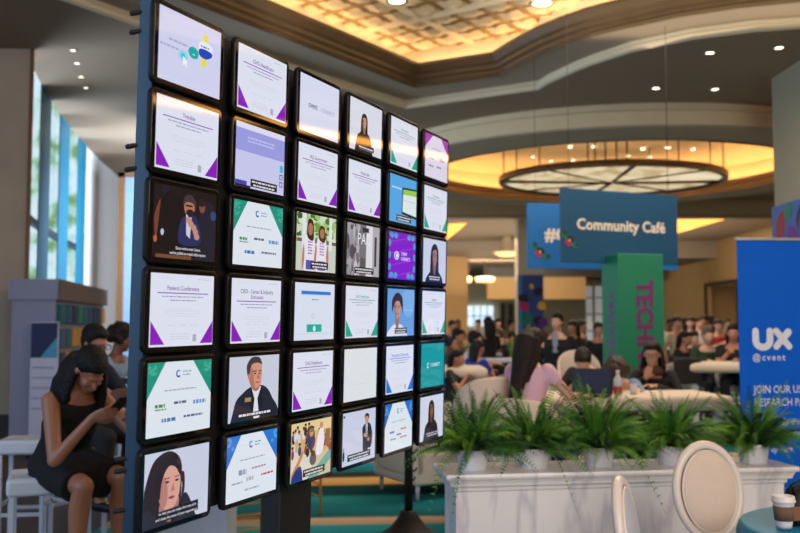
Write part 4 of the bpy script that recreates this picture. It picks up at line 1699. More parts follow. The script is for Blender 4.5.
def fern_mesh(seed, R_, H_):
    rr = random.Random(seed)
    mb = MB()
    N = 155
    for k in range(N):
        u = k / (N - 1)
        q = rr.random()
        mb.m(m_fr[2] if q < .30 else (m_fr[0] if q < .72 else m_fr[1]))
        az = k * 2.399 + rr.uniform(-.4, .4)
        b = Vector((math.cos(az) * .035, math.sin(az) * .035, 0))
        if u < .30:
            frond(mb, az, R_ * rr.uniform(.8, 1.25), R(rr.uniform(12, 42)), rr.uniform(.25, .65), b, rr)
        elif u < .68:
            frond(mb, az, R_ * rr.uniform(.8, 1.2), R(rr.uniform(38, 62)), rr.uniform(.2, .6), b, rr)
        else:
            frond(mb, az, H_ * rr.uniform(.6, 1.12), R(rr.uniform(58, 85)), rr.uniform(.02, .35), b * .6, rr, .038)
    return mb


m_pot = mat('matt white ceramic pot', (230, 230, 236), .5, var=.04)
m_soil = mat('dark potting soil', (48, 34, 26), .95, var=.3, scale=60, bump=.5)


def potted_fern(label, pos, seed, R_=.27, H_=.36, zs=1, trail=False):
    t = thing('potted_fern', label, 'fern', pos, seed * 1.3, 'potted ferns on the marble planter')
    mb = MB().m(m_pot)
    mb.lathe([(.001, 0), (.076, 0), (.080, .004), (.087, .06), (.092, .10), (.095, .103), (.095, .113), (.088, .113), (.084, .095), (.001, .095)], seg=28)
    mb.build('pot', t)
    mb = MB().m(m_soil)
    mb.lathe([(.001, .103), (.05, .105), (.085, .097)], seg=20)
    mb.build('soil', t)
    mb = fern_mesh(seed, R_, H_)
    if trail:
        mb.m(m_fr[0])
        rr = random.Random(seed)
        for az in trail:
            frond(mb, az - seed * 1.3, .36, R(20), 1.25, Vector((0, 0, .0)), rr)
    o = mb.build('foliage', t, (0, 0, .100), fix=False)
    return t


dirp = (pb - pa).normalized()
perp = Vector((-dirp.y, dirp.x, 0))


def on_planter(px, dpt=.2):
    # point on the planter top at image column px
    best = None
    for i in range(400):
        u = PL * i / 399
        q = pa + dirp * u + perp * dpt
        x = 400 + FPX * q.x / (q.y * math.cos(PITCH) + (PZ - CAMZ) * math.sin(PITCH))
        if best is None or abs(x - px) < best[0]: best = (abs(x - px), q)
    return Vector((best[1].x, best[1].y, PZ))


potted_fern('leafy fern in a white pot at the left end of the marble planter', on_planter(473), 3, .32, .43, trail=(R(250), R(225)))
potted_fern('fern in a white pot, second from the left, in front of the pink shirted woman', on_planter(534), 5, .30, .39, trail=(R(300),))
potted_fern('fullest tallest fern in a white pot at the middle of the marble planter', on_planter(599), 8, .33, .48, trail=(R(330),))
potted_fern('low spreading fern in a white pot just left of the oval chair back', on_planter(672), 11, .31, .37, trail=(R(215),))
potted_fern('fern in a white pot at the right end of the planter before the blue banner', on_planter(753), 14, .30, .41)


# ------------------------------------------------------------------ oval back dining chairs
m_chair = mat('glossy white lacquered chair wood', (234, 224, 216), .3, var=.03)
m_pad = mat('pale cream chair upholstery', (226, 208, 194), .7, var=.04, scale=20)


def oval_chair(label, loc, rz, pad, group):
    """faces local -Y"""
    t = thing('dining_chair', label, 'chair', loc, rz, group)
    cz, rx, rz_ = .735, .182, .232
    tilt = R(9)

    def bp(x, z, y):     # point on the reclined back plane
        return Vector((x, .21 + y + math.sin(tilt) * (z - .5), z))
    mb = MB().m(m_chair)
    rings = []
    n = 40
    for k in range(n):
        a = 2 * PI * k / n
        ring = []
        for j in range(12):
            b = 2 * PI * j / 12
            rr_ = .021 * math.cos(b); yy = .02 * math.sin(b)
            ring.append(bp((rx - .012 + rr_) * math.cos(a), cz + (rz_ - .012 + rr_) * math.sin(a), yy))
        rings.append(ring)
    rings.append(rings[0])
    mb.loft(rings, True, False)
    fr_ = mb.build('back_frame', t)
    mb = MB().m(m_chair)
    rings = []
    for k in range(n + 1):
        a = 2 * PI * k / n
        rings.append([bp((rx - .038 + .005 * math.cos(b)) * math.cos(a), cz + (rz_ - .038 + .005 * math.cos(b)) * math.sin(a), -.017 + .006 * math.sin(b)) for b in [2 * PI * j / 8 for j in range(8)]])
    mb.loft(rings, True, False)
    mb.build('piping', fr_)
    mb = MB().m(pad)
    for sgn in (-1, 1):
        rings = []
        for r, d in ((1, .008), (.985, .018), (.9, .026), (.6, .034), (.2, .037), (.02, .037)):
            rings.append([bp((rx - .036) * r * math.cos(2 * PI * k / n), cz + (rz_ - .036) * r * math.sin(2 * PI * k / n), sgn * d) for k in range(n)])
        mb.loft(rings, True, True)
    mb.build('back_pad', t)
    mb = MB().m(m_chair)
    rings = [[Vector((w * math.cos(a) * (1 if math.sin(a) > 0 else 1.12), d * math.sin(a), z)) for a in [2 * PI * k / 32 for k in range(32)]] for w, d, z in ((.2, .21, .40), (.215, .225, .405), (.215, .225, .44), (.205, .215, .445))]
    mb.loft(rings, True, True)
    mb.build('seat_frame', t)
    mb = MB().m(pad)
    rings = [[Vector((w * math.cos(a) * (1 if math.sin(a) > 0 else 1.12), d * math.sin(a), z)) for a in [2 * PI * k / 32 for k in range(32)]] for w, d, z in ((.205, .215, .446), (.208, .218, .465), (.19, .2, .485), (.1, .1, .495), (.01, .01, .497))]
    mb.loft(rings, True, True)
    mb.build('seat', t)
    for s_ in (-1, 1):
        mb = MB().m(m_chair)
        mb.tube([bp(s_ * .10, cz - .195, 0), Vector((s_ * .13, .20, .47)), Vector((s_ * .155, .185, .42)), Vector((s_ * .17, .22, .2)), Vector((s_ * .18, .27, .0))], [.017, .018, .021, .018, .013], 10)
        mb.build('leg', t)
        mb = MB().m(m_chair)
        mb.tube([Vector((s_ * .18, -.17, .43)), Vector((s_ * .18, -.17, .36)), Vector((s_ * .178, -.17, .34)), Vector((s_ * .18, -.175, .0))], [.022, .024, .019, .011], 10)
        mb.build('leg', t)
    return t


oval_chair('white oval back dining chair facing the viewer in front of the marble planter', (1.568, 4.36, 0), R(12), m_pad, 'oval back chairs')
oval_chair('white oval back chair seen edge on, left of the teal table', (1.098, 3.47, 0), R(68), mat('pale blue grey chair upholstery', (190, 196, 210), .7, var=.05), 'oval back chairs')

# ------------------------------------------------------------------ teal table, cup, bag
m_teal = mat('turquoise satin tablecloth', (16, 136, 176), .55, var=.08, scale=10)
tt = thing('round_table', 'small round table under a turquoise floor length cloth at the right edge', 'table', (1.83, 3.72, 0))
mb = MB().m(mat('dark table board', (60, 50, 44), .6))
mb.lathe([(.001, .70), (.44, .70), (.445, .715), (.44, .735), (.001, .735)], seg=40)
mb.build('tabletop', tt)
mb = MB().m(m_black)
mb.tube([(0, 0, .02), (0, 0, .70)], .03, 12)
mb.lathe([(.001, 0), (.25, 0), (.25, .015), (.04, .03)], seg=24)
mb.build('pedestal', tt)
mb = MB().m(m_teal)
n = 96
rings = []
for r, z, w in ((.005, .752, 0), (.25, .7525, 0), (.44, .752, 0), (.455, .744, .1), (.462, .715, .35), (.468, .6, .7), (.48, .3, 1), (.49, .012, 1.1)):
    rings.append([Vector(((r + .016 * w * math.sin(k * 2 * PI / n * 14 + math.sin(k * .3))) * math.cos(2 * PI * k / n), (r + .016 * w * math.sin(k * 2 * PI / n * 14 + math.sin(k * .3))) * math.sin(2 * PI * k / n), z)) for k in range(n)])
mb.loft(rings, True, False)
o = mb.build('tablecloth', None, (1.83, 3.72, 0))
tag(o, 'turquoise cloth draped in folds over the round table at the right edge', 'tablecloth')

cp = at(784, 523, 3.66)
cup = thing('coffee_cup', 'white paper coffee cup with a brown sleeve and white lid on the turquoise table', 'cup', (cp.x, cp.y, .7535))
mb = MB().m(mat('white paper cup', (226, 222, 226), .6, var=.02))
mb.lathe([(.001, .004), (.027, .004), (.028, 0), (.031, .02), (.0405, .108), (.0425, .112), (.0425, .114), (.039, .112), (.001, .1)], seg=32)
mb.build('cup_body', cup)
mb = MB().m(mat('brown cardboard sleeve', (120, 92, 74), .85, var=.1, scale=40))
mb.lathe([(.0338, .036), (.0345, .036), (.0405, .092), (.0396, .092), (.0338, .036)], seg=32)
mb.build('sleeve', cup)
mb = MB().m(mat('white plastic cup lid', (232, 226, 228), .35, var=.02))
mb.lathe([(.0435, .106), (.0455, .108), (.0455, .114), (.043, .117), (.0425, .126), (.040, .130), (.037, .130), (.036, .124), (.001, .123)], seg=32)
mb.build('lid', cup)

bp_ = Vector((cp.x + .10, cp.y + .10, .7535))
bag = thing('handbag', 'black slouchy bag lying behind the coffee cup on the turquoise table', 'bag', bp_, R(10))
m_bag = mat('black crumpled nylon', (14, 14, 16), .5, var=.3, scale=30, bump=.4)
mb = MB().m(m_bag)
rr = random.Random(4)
rings = []
for z, w, d in ((0, .085, .06), (.02, .1, .075), (.07, .095, .07), (.11, .075, .05), (.14, .055, .028), (.15, .03, .012)):
    rings.append([Vector(((w + rr.uniform(-.012, .012)) * math.cos(2 * PI * k / 18) + .02, (d + rr.uniform(-.01, .01)) * math.sin(2 * PI * k / 18), z + (rr.uniform(-.008, .008) if z > 0 else 0))) for k in range(18)])
mb.loft(rings, True, True)
mb.build('bag_body', bag)
mb = MB().m(m_bag)
mb.tube([Vector((-.03, -.02, .12)), Vector((-.05, -.03, .16)), Vector((-.01, -.03, .178)), Vector((.05, -.02, .17)), Vector((.07, -.01, .12))], .007, 6)
mb.build('handle', bag)
mb = MB().m(mat('tan leather tag', (140, 92, 66), .6))
mb.box((-.075, -.085, .03), (-.045, -.078, .085), None, .004)
mb.build('leather_tag', bag)

# ------------------------------------------------------------------ people
def evaluate(mb, voxel, smooth=3):
    bmesh.ops.recalc_face_normals(mb.bm, faces=mb.bm.faces)
    me = bpy.data.meshes.new('tmp')
    mb.bm.to_mesh(me)
    mb.bm.free()
    o = bpy.data.objects.new('tmp', me)
    COL.objects.link(o)
    m = o.modifiers.new('r', 'REMESH')
    m.mode = 'VOXEL'
    m.voxel_size = voxel
    m.use_smooth_shade = True
    s_ = o.modifiers.new('s', 'SMOOTH')
    s_.factor = .5
    s_.iterations = smooth
    dg = bpy.context.evaluated_depsgraph_get()
    res = bpy.data.meshes.new_from_object(o.evaluated_get(dg))
    bpy.data.objects.remove(o)
    return res


def put_mesh(me, name, mats, parent):
    me.name = name
    me.materials.clear()
    for m in mats: me.materials.append(m)
    o = bpy.data.objects.new(name, me)
    COL.objects.link(o)
    o.parent = parent
    return o


TW = [(-.09, .11, .085), (0, .165, .115), (.42, .132, .095), (.72, .152, .108), (1.0, .168, .112), (1.45, .15, .085), (1.85, .075, .06)]


def spine_pt(J, k):
    """k: 0 pelvis, 1 chest, 2 neck"""
    pel, ch_, nk = Vector(J['pel']), Vector(J['chest']), Vector(J['neck'])
    if k < 0: return pel + (pel - ch_).normalized() * -k
    if k <= 1: return pel.lerp(ch_, k)
    return ch_.lerp(nk, k - 1)


def torso(mb, J, inf=0, k0=-1, k1=9, ws=1, belly=1):
    rings = []
    for i, (k, w, d) in enumerate(TW):
        if k < k0 or k > k1: continue
        c = spine_pt(J, k)
        a = spine_pt(J, max(k - .3, -.2)); b = spine_pt(J, min(k + .3, 2))
        T = (b - a).normalized()
        X = Vector((math.cos(J.get('twist', 0) * max(0, k) / 2), math.sin(J.get('twist', 0) * max(0, k) / 2), 0))
        D = T.cross(X).normalized()
        X = D.cross(T).normalized()
        w_ = w * ws + inf; d_ = d * (belly if .2 < k < .9 else 1) + inf
        rings.append([c + X * w_ * math.cos(2 * PI * q / 24) + D * d_ * math.sin(2 * PI * q / 24) for q in range(24)])
    mb.loft(rings, True, True)


def shoulders(J, ws=1):
    c = spine_pt(J, 1.42)
    tw = J.get('twist', 0) * .75
    X = Vector((math.cos(tw), math.sin(tw), 0))
    return c - X * .168 * ws, c + X * .168 * ws


def hand(mb, wr, d, palm_n, side, curl=35):
    """palm and five bent fingers. d: hand direction, palm_n: the way the palm faces"""
    d = Vector(d).normalized()
    n = Vector(palm_n); n = (n - d * n.dot(d)).normalized()
    x = d.cross(n) * side
    rings = []
    for t, w, h in ((-.01, .023, .019), (.02, .033, .017), (.055, .041, .015), (.088, .040, .013)):
        c = wr + d * t
        rings.append([c + x * w * math.cos(a) + n * h * math.sin(a) for a in [2 * PI * k / 14 for k in range(14)]])
    mb.loft(rings, True, True)
    for k, (off, L) in enumerate(((-.030, .068), (-.010, .078), (.010, .074), (.029, .058))):
        p = wr + d * .08 + x * off
        c1, c2, c3 = R(curl * .6), R(curl * 1.4), R(curl * 2.1)
        q1 = p + (d * math.cos(c1) + n * math.sin(c1)) * L * .45
        q2 = q1 + (d * math.cos(c2) + n * math.sin(c2)) * L * .32
        q3 = q2 + (d * math.cos(c3) + n * math.sin(c3)) * L * .25
        mb.tube([p - d * .012, p, q1, q2, q3], [.0085, .0092, .0086, .0078, .0062], 8)
    p = wr + d * .025 - x * .030
    q1 = p + (d * .7 - x * .75 + n * .35).normalized() * .036
    q2 = q1 + (d * .9 - x * .15 + n * .6).normalized() * .032
    mb.tube([p - d * .01 + x * .01, p, q1, q2], [.011, .012, .0105, .008], 8)


def head_matrix(J):
    return Matrix.Translation(J['head']) @ Matrix.Rotation(R(J.get('hy', 0)), 4, 'Z') @ Matrix.Rotation(R(J.get('hp', 0)), 4, 'X') @ Matrix.Rotation(R(J.get('hr', 0)), 4, 'Y')


def face_mats(me, Mh, skin, lip, eye, white):
    inv = Mh.inverted()
    for p in me.polygons:
        q = inv @ p.center
        if abs(q.x) < .07 and q.y < -.055 and abs(q.z) < .12:
            ax = abs(q.x)
            if abs(ax - .031) < .014 and abs(q.z - .000) < .0065:
                p.material_index = 2 if abs(ax - .031) < .0065 else 3
            elif abs(ax - .031) < .018 and abs(q.z - .022) < .0035:
                p.material_index = 2
            elif ax < .024 and abs(q.z + .058) < .0085 - ax * .15:
                p.material_index = 1


M_LIP = mat('muted red lips', (150, 70, 66), .5)
M_EYE = mat('dark brown eye and brow', (34, 22, 20), .4)
M_EYW = mat('eye white', (214, 206, 200), .4)


def human(label, loc, rz, J, skin, clothes, hair, voxel=.010, group=None, ws=1.0, name='person', glasses=False, fem=False):
    t = thing(name, label, 'person', loc, rz, group)
    mb = MB().m(skin)
    torso(mb, J, 0, ws=ws)
    sh = shoulders(J, ws)
    pel = Vector(J['pel'])
    for i, s_ in ((0, -1), (1, 1)):
        S_, E_, W_ = sh[i], Vector(J['el'][i]), Vector(J['wr'][i])
        mb.capsule(S_, E_, .050, .038)
        mb.capsule(E_, W_, .039, .025)
        hd = J.get('hd', [None, None])[i]
        d = Vector(hd) if hd else (W_ - E_)
        pn = J.get('pn', [(s_ * -1, 0, -.2)] * 2)[i]
        hand(mb, W_, d, pn, -s_, J.get('curl', 35))
        hip = pel + Vector((s_ * .088 * ws, 0, -.02))
        K, A = Vector(J['kn'][i]), Vector(J['an'][i])
        mb.capsule(hip, K, .088 if fem else .084, .056)
        mid = K.lerp(A, .3) + Vector((0, .02, 0))
        mb.capsule(K, mid, .053, .056)
        mb.capsule(mid, A, .056, .036)
        toe = A + Vector(J.get('toe', (0, -.17, -.045)))
        mb.capsule(A + Vector((0, .03, -.04)), toe, .036, .03)
    Mh = head_matrix(J)
    nk = Vector(J['neck'])
    mb.capsule(spine_pt(J, 1.75), Mh @ Vector((0, .018, -.05)), .056, .05)
    hs = J.get('hs', 1.0)
    Mq = Mh @ Matrix.Scale(hs, 4)
    mb.ell((0, .018, .032), (.076, .094, .088), Mq)
    mb.ell((0, -.024, -.035), (.057, .066, .080), Mq)
    mb.ell((0, -.056, -.092), (.027, .026, .022), Mq)
    mb.ell((0, -.076, .018), (.046, .017, .012), Mq)
    mb.ell((-.034, -.064, -.03), (.02, .018, .018), Mq); mb.ell((.034, -.064, -.03), (.02, .018, .018), Mq)
    mb.ell((0, -.088, -.058), (.02, .012, .012), Mq)
    mb.capsule(Mq @ Vector((0, -.086, .008)), Mq @ Vector((0, -.106, -.028)), .008, .0125, 8)
    for s_ in (-1, 1):
        mb.ell((s_ * .077, .008, -.012), (.010, .019, .030), Mq)
    me = evaluate(mb, voxel)
    face_mats(me, Mq, skin, M_LIP, M_EYE, M_EYW)
    put_mesh(me, 'body', [skin, M_LIP, M_EYE, M_EYW], t)
    cv = max(voxel, .010)
    for cname, kind, material, opt in clothes:
        mb = MB().m(material)
        if kind == 'top':
            torso(mb, J, .014 + opt.get('loose', 0), opt.get('k0', -.1), opt.get('k1', 1.62), ws=ws)
            sl = opt.get('sleeve', 1)
            for i in (0, 1):
                S_, E_, W_ = sh[i], Vector(J['el'][i]), Vector(J['wr'][i])
                if sl > 0:
                    e = S_.lerp(E_, min(1, sl * 2)) if sl < .5 else E_
                    mb.capsule(S_, e, .066, .066 - .016 * min(1, sl * 2), flat_b=sl < .5)
                if sl > .5:
                    mb.capsule(E_, E_.lerp(W_, (sl - .5) * 2 * .97), .052, .052 - .014 * (sl - .5) * 2, flat_b=True)
                if sl == 0:
                    mb.capsule(spine_pt(J, 1.40).lerp(S_, .35), S_.lerp(spine_pt(J, 1.4), .12), .07, .055)
        elif kind == 'trousers':
            torso(mb, J, .014, -.1, .45, ws=ws)
            for i, s_ in ((0, -1), (1, 1)):
                hip = pel + Vector((s_ * .088 * ws, 0, -.02))
                K, A = Vector(J['kn'][i]), Vector(J['an'][i])
                mb.capsule(hip, K, .100, .072)
                mb.capsule(K, A + (K - A).normalized() * .02, .070, .058, flat_b=True)
        elif kind == 'skirt':
            torso(mb, J, .02, -.1, .75, ws=ws)
            hips = [pel + Vector((s_ * .07, 0, -.02)) for s_ in (-1, 1)]
            for u_ in (0, .33, .66, 1):
                a = hips[0].lerp(hips[1], u_); K = Vector(J['kn'][0]).lerp(Vector(J['kn'][1]), u_)
                dcut = opt.get('len', .85)
                e = a.lerp(K, dcut)
                mb.capsule(a, e + Vector((0, 0, -.01)), .118, .098, flat_b=True)
        elif kind == 'scarf':
            c = spine_pt(J, 1.75)
            rings = []
            for z, w in ((-.05, .10), (-.02, .13), (.02, .12), (.045, .085)):
                rings.append([c + Vector((w * math.cos(2 * PI * q / 20), w * .9 * math.sin(2 * PI * q / 20), z)) for q in range(20)])
            mb.loft(rings, True, True)
        me = evaluate(mb, cv, 2)
        put_mesh(me, cname, [material], t)
    # hair
    style, hm, opt = hair
    mb = MB().m(hm)
    if style == 'curly':
        rr = random.Random(3)
        mb.ell((0, .03, .045), (.10, .108, .095), Mq)
        for _ in range(90):
            v = Vector((rr.gauss(0, 1), rr.gauss(0, 1), rr.gauss(0, 1))).normalized()
            if v.y < -.55 and v.z < .55: continue
            if v.z < -.75: continue
            mb.ell((v.x * .105, .030 + v.y * .105, .030 + v.z * .10), (.034, .034, .034), Mq, 8)
    elif style == 'bald':
        mb.ell((0, .052, .0), (.078, .066, .06), Mq)
    else:
        mb.ell((0, .030, .046), (.087, .100, .088), Mq)
        mb.ell((0, .000, .080), (.070, .088, .042), Mq)
        if style == 'long':
            for pts in opt['locks']:
                rings = []
                P = [(Vector(p[:3]), p[3], p[4]) for p in pts]
                for i, (c, w, d) in enumerate(P):
                    T = (P[min(i + 1, len(P) - 1)][0] - P[max(i - 1, 0)][0]).normalized()
                    ax = Vector(opt.get('axis', (1, 0, 0)))
                    X = (ax - T * ax.dot(T)).normalized()
                    D = T.cross(X)
                    rings.append([c + X * w * math.cos(2 * PI * q / 16) + D * d * math.sin(2 * PI * q / 16) for q in range(16)])
                mb.loft(rings, True, True)
        else:
            for s_ in (-1, 1):
                mb.ell((s_ * .070, .03, .012), (.016, .05, .045), Mq)
            mb.ell((0, .050, .002), (.077, .070, .082), Mq)
    me = evaluate(mb, max(voxel * .9, .007), 2)
    put_mesh(me, 'hair', [hm], t)
    if glasses:
        mb = MB().m(mat('dark spectacle frame', (24, 20, 22), .3))
        for s_ in (-1, 1):
            pts = [Mq @ Vector((s_ * .033 + .024 * math.cos(2 * PI * q / 14), -.104, .0 + .018 * math.sin(2 * PI * q / 14))) for q in range(15)]
            mb.tube(pts, .0028, 5)
            mb.tube([Mq @ Vector((s_ * .056, -.102, .004)), Mq @ Vector((s_ * .084, .0, .006))], .0025, 5)
        mb.tube([Mq @ Vector((-.009, -.106, .003)), Mq @ Vector((.009, -.106, .003))], .0025, 5)
        mb.build('glasses', t)
    for s_, i in ((-1, 0), (1, 1)):
        mb = MB().m(opt.get('shoe', M_SHOE))
        A = Vector(J['an'][i]); toe = A + Vector(J.get('toe', (0, -.17, -.045)))
        mb.capsule(A + Vector((0, .035, -.045)), toe + Vector((0, -.01, -.008)), .042, .036)
        put_mesh(evaluate(mb, .012, 1), 'shoe', [opt.get('shoe', M_SHOE)], t)
    return t


M_SHOE = mat('black leather shoe', (18, 16, 16), .4)
SK1 = mat('tan skin', (176, 120, 92), .5, var=.05)
SK2 = mat('light skin', (210, 160, 134), .5, var=.05)
SK3 = mat('brown skin', (120, 78, 58), .5, var=.05)
HB = mat('black hair', (16, 13, 14), .6, var=.3, scale=60, bump=1.0, spec=.3)
HBr = mat('dark brown hair', (40, 26, 22), .62, var=.35, scale=60, bump=1.0, spec=.3)
HCu = mat('warm brown curly hair', (66, 42, 30), .6, var=.2, scale=40)
HG = mat('grey brown hair', (96, 78, 62), .5, var=.2, scale=40)
C_BLK = mat('black cloth', (13, 13, 18), .85, var=.15, scale=15)
C_CHAR = mat('charcoal cloth', (40, 38, 44), .85, var=.15, scale=15)
C_WHT = mat('white cotton cloth', (206, 200, 200), .85, var=.06, scale=15)
C_PINK = mat('pale pink blouse cloth', (232, 184, 190), .8, var=.1, scale=10, col2=(206, 168, 196))
C_RED = mat('red cloth', (176, 36, 44), .85, var=.1)
C_BLU = mat('blue cloth', (24, 50, 160), .85, var=.1)
C_NAVY = mat('navy cloth', (28, 32, 56), .85, var=.1)
C_GRN = mat('dark green cloth', (36, 60, 38), .85, var=.1)
C_BRN = mat('brown cloth', (92, 66, 52), .85, var=.1)
C_BEIGE = mat('beige cloth', (190, 166, 134), .85, var=.1)
C_LBLU = mat('light blue cloth', (130, 160, 200), .85, var=.1)


def stand_J(dz=0, hp=5, hy=0, armsup=False):
    J = dict(pel=(0, 0, .95), chest=(0, -.01, 1.26), neck=(0, .01, 1.46), head=(0, -.02, 1.595), hp=hp, hy=hy,
             kn=[(-.10, -.01, .50), (.10, -.01, .50)], an=[(-.10, .03, .09), (.10, .03, .09)],
             el=[(-.25, .02, 1.12), (.25, .02, 1.12)], wr=[(-.27, -.07, .88), (.27, -.07, .88)])
    if armsup:
        J['el'] = [(-.24, -.08, 1.13), (.24, -.08, 1.13)]
        J['wr'] = [(-.10, -.28, 1.22), (.10, -.28, 1.18)]
    return J


def sit_J(hs, lean=.08, hp=15, hy=0, wr=None, el=None):
    return dict(pel=(0, 0, hs + .10), chest=(0, -lean * .6, hs + .42), neck=(0, -lean, hs + .58), head=(0, -lean - .05, hs + .705), hp=hp, hy=hy,
                kn=[(-.12, -.43, hs + .05), (.12, -.43, hs + .05)], an=[(-.12, -.38, max(.09, hs - .37)), (.12, -.38, max(.09, hs - .37))],
                el=el or [(-.25, -lean - .10, hs + .30), (.25, -lean - .10, hs + .30)], wr=wr or [(-.12, -lean - .33, hs + .36), (.12, -lean - .33, hs + .36)],
                pn=[(0, 0, -1), (0, 0, -1)], hd=[(0.1, -1, -.05), (-.1, -1, -.05)])


def ground(px, Y):
    return Vector(((px - 400) * Y / FPX, Y, 0))


# seated woman at the left, looking down at her phone
hs = .70
WX = Vector((-1.92, 5.28, 0))
J = dict(pel=(0, 0, hs + .08), chest=(0, -.12, hs + .38), neck=(0, -.19, hs + .52), head=(0, -.285, hs + .60), hp=48, hy=-4, hs=1.0,
         kn=[(-.11, -.42, hs - .00), (.12, -.43, hs + .02)], an=[(-.11, -.36, hs - .42), (.14, -.38, hs - .40)],
         el=[(-.22, -.32, hs + .14), (.24, -.36, hs + .24)], wr=[(-.09, -.46, hs + .36), (.07, -.56, hs + .38)],
         hd=[(.45, -.75, .25), (-.35, -.85, .12)], pn=[(.55, .35, .35), (-.6, .4, .5)], curl=42)
lk = hs + .60
woman = human('seated woman in a sleeveless black dress with long black hair, looking down at her phone', WX, R(50), J, mat('warm brown skin', (168, 112, 84), .45, var=.05),
              [('dress_top', 'top', C_BLK, dict(sleeve=0, k1=1.5)), ('dress_skirt', 'skirt', C_BLK, dict(len=.86))],
              ('long', HB, dict(locks=[[(-.055, -.22, lk + .07, .03, .05), (-.085, -.22, lk - .02, .030, .058), (-.105, -.17, lk - .14, .026, .06), (-.10, -.10, lk - .26, .022, .05), (-.09, -.08, lk - .34, .01, .02)],
                                       [(.055, -.22, lk + .07, .03, .05), (.085, -.25, lk - .02, .028, .05), (.10, -.24, lk - .14, .024, .045), (.10, -.22, lk - .25, .01, .02)],
                                       [(0, -.20, lk + .08, .08, .05), (0, -.14, lk + .02, .10, .06), (0, -.07, lk - .08, .10, .04), (0, -.02, lk - .2, .08, .02)], [(-.03, -.20, lk + .03, .07, .06), (-.05, -.13, lk - .07, .085, .07), (-.065, -.08, lk - .2, .07, .055), (-.07, -.05, lk - .32, .04, .03)]], axis=(1, 0, 0))),
              voxel=.0065, ws=.92, fem=True)
ph = thing('mobile_phone', 'dark mobile phone held by the seated woman in the black dress', 'phone', (0, 0, 0))
Mr = Matrix.Translation(WX) @ Matrix.Rotation(R(50), 4, 'Z')
pc = Mr @ Vector((.0, -.565, hs + .43))
ph.location = pc
ph.rotation_euler = (R(-35), 0, R(50))
mb = MB().m(m_black)
mb.box((-.036, -.072, -.004), (.036, .072, .004), None, .003)
mb.build('case', ph)
mb = MB().m(mat('dim phone display', (60, 70, 90), .1, emit=.15, ecol=(120, 140, 190)))
mb.box((-.032, -.066, .0042), (.032, .066, .0047))
mb.build('display', ph)

# bar stools
m_stw = mat('white padded leatherette', (206, 214, 226), .45, var=.04)
m_stl = mat('white painted tube', (196, 204, 216), .35, var=.03)


def bar_stool(label, loc, rz, sz=.66, w=.42, d=.38):
    t = thing('bar_stool', label, 'stool', loc, rz, 'white bar stools')
    mb = MB().m(m_stw)
    mb.box((-w / 2, -d / 2, sz - .10), (w / 2, d / 2, sz), None, .022)
    mb.build('seat', t)
    for x in (-w / 2 + .03, w / 2 - .03):
        for y in (-d / 2 + .03, d / 2 - .03):
            mb = MB().m(m_stl)
            mb.box((x - .014, y - .014, 0), (x + .014, y + .014, sz - .09), None, .003)
            mb.build('leg', t)
    for y in (-d / 2 + .03, d / 2 - .03):
        mb = MB().m(m_stl)
        mb.box((-w / 2 + .03, y - .01, .24), (w / 2 - .03, y + .01, .265), None, .003)
        mb.build('footrest', t)
    for x in (-w / 2 + .03, w / 2 - .03):
        mb = MB().m(m_stl)
        mb.box((x - .01, -d / 2 + .03, .30), (x + .01, d / 2 - .03, .325), None, .003)
        mb.build('footrest', t)
    return t


bar_stool('white padded bar stool carrying the seated woman in the black dress', (WX.x - .06, WX.y + .03, 0), R(20), .715, .46, .40)
bar_stool('empty white padded bar stool behind the seated woman', (-2.62, 6.55, 0), R(8), .76, .34, .34)

# white counters at the left
m_ctr = mat('white laminate counter', (196, 204, 222), .35, var=.03)
c = thing('counter', 'white counter table the seated woman in the black dress leans on', 'counter', (-1.60, 5.35, 0), R(4))
mb = MB().m(m_ctr)
mb.box((.10, -.06, 0), (.62, .40, 1.02), None, .01)
mb.build('counter_body', c)
mb = MB().m(m_ctr)
mb.box((.05, -.12, 1.02), (.68, .46, 1.06), None, .01)
mb.build('counter_top', c)
c = thing('counter', 'white high table further back behind the woman in black, beside the frame post', 'counter', (-2.35, 7.7, 0), R(2))
mb = MB().m(m_ctr)
mb.box((.0, -.32, 1.02), (1.1, .35, 1.08), None, .012)
mb.build('counter_top', c)
mb = MB().m(m_ctr)
mb.box((.08, -.24, 0), (.98, .27, 1.02), None, .01)
mb.build('counter_body', c)
p = at(117, 392, 5.45)
hb = thing('handbag', 'brown patterned purse on the white counter by the seated woman', 'bag', (p.x, 5.56, 1.0605))
mb = MB().m(mat('brown mottled leather', (130, 92, 66), .6, col2=(70, 48, 36), scale=45))
mb.lathe([(.001, 0), (.085, 0), (.095, .02), (.088, .07), (.06, .10), (.03, .11), (.001, .11)], seg=20, sy=.55)
mb.build('bag_body', hb)
mb = MB().m(M_SHOE)
mb.tube([(-.05, 0, .09), (-.03, 0, .14), (.03, 0, .14), (.05, 0, .09)], .005, 6)
mb.build('handle', hb)
p = at(121, 381, 7.6)
o = MB().m(m_black)
o.box((-.05, -.04, 0), (.09, .04, .035), None, .008)
o = o.build('card_reader', None, (p.x, 7.6, 1.0805))
tag(o, 'small black card reader on the far white high table at the left', 'card reader')

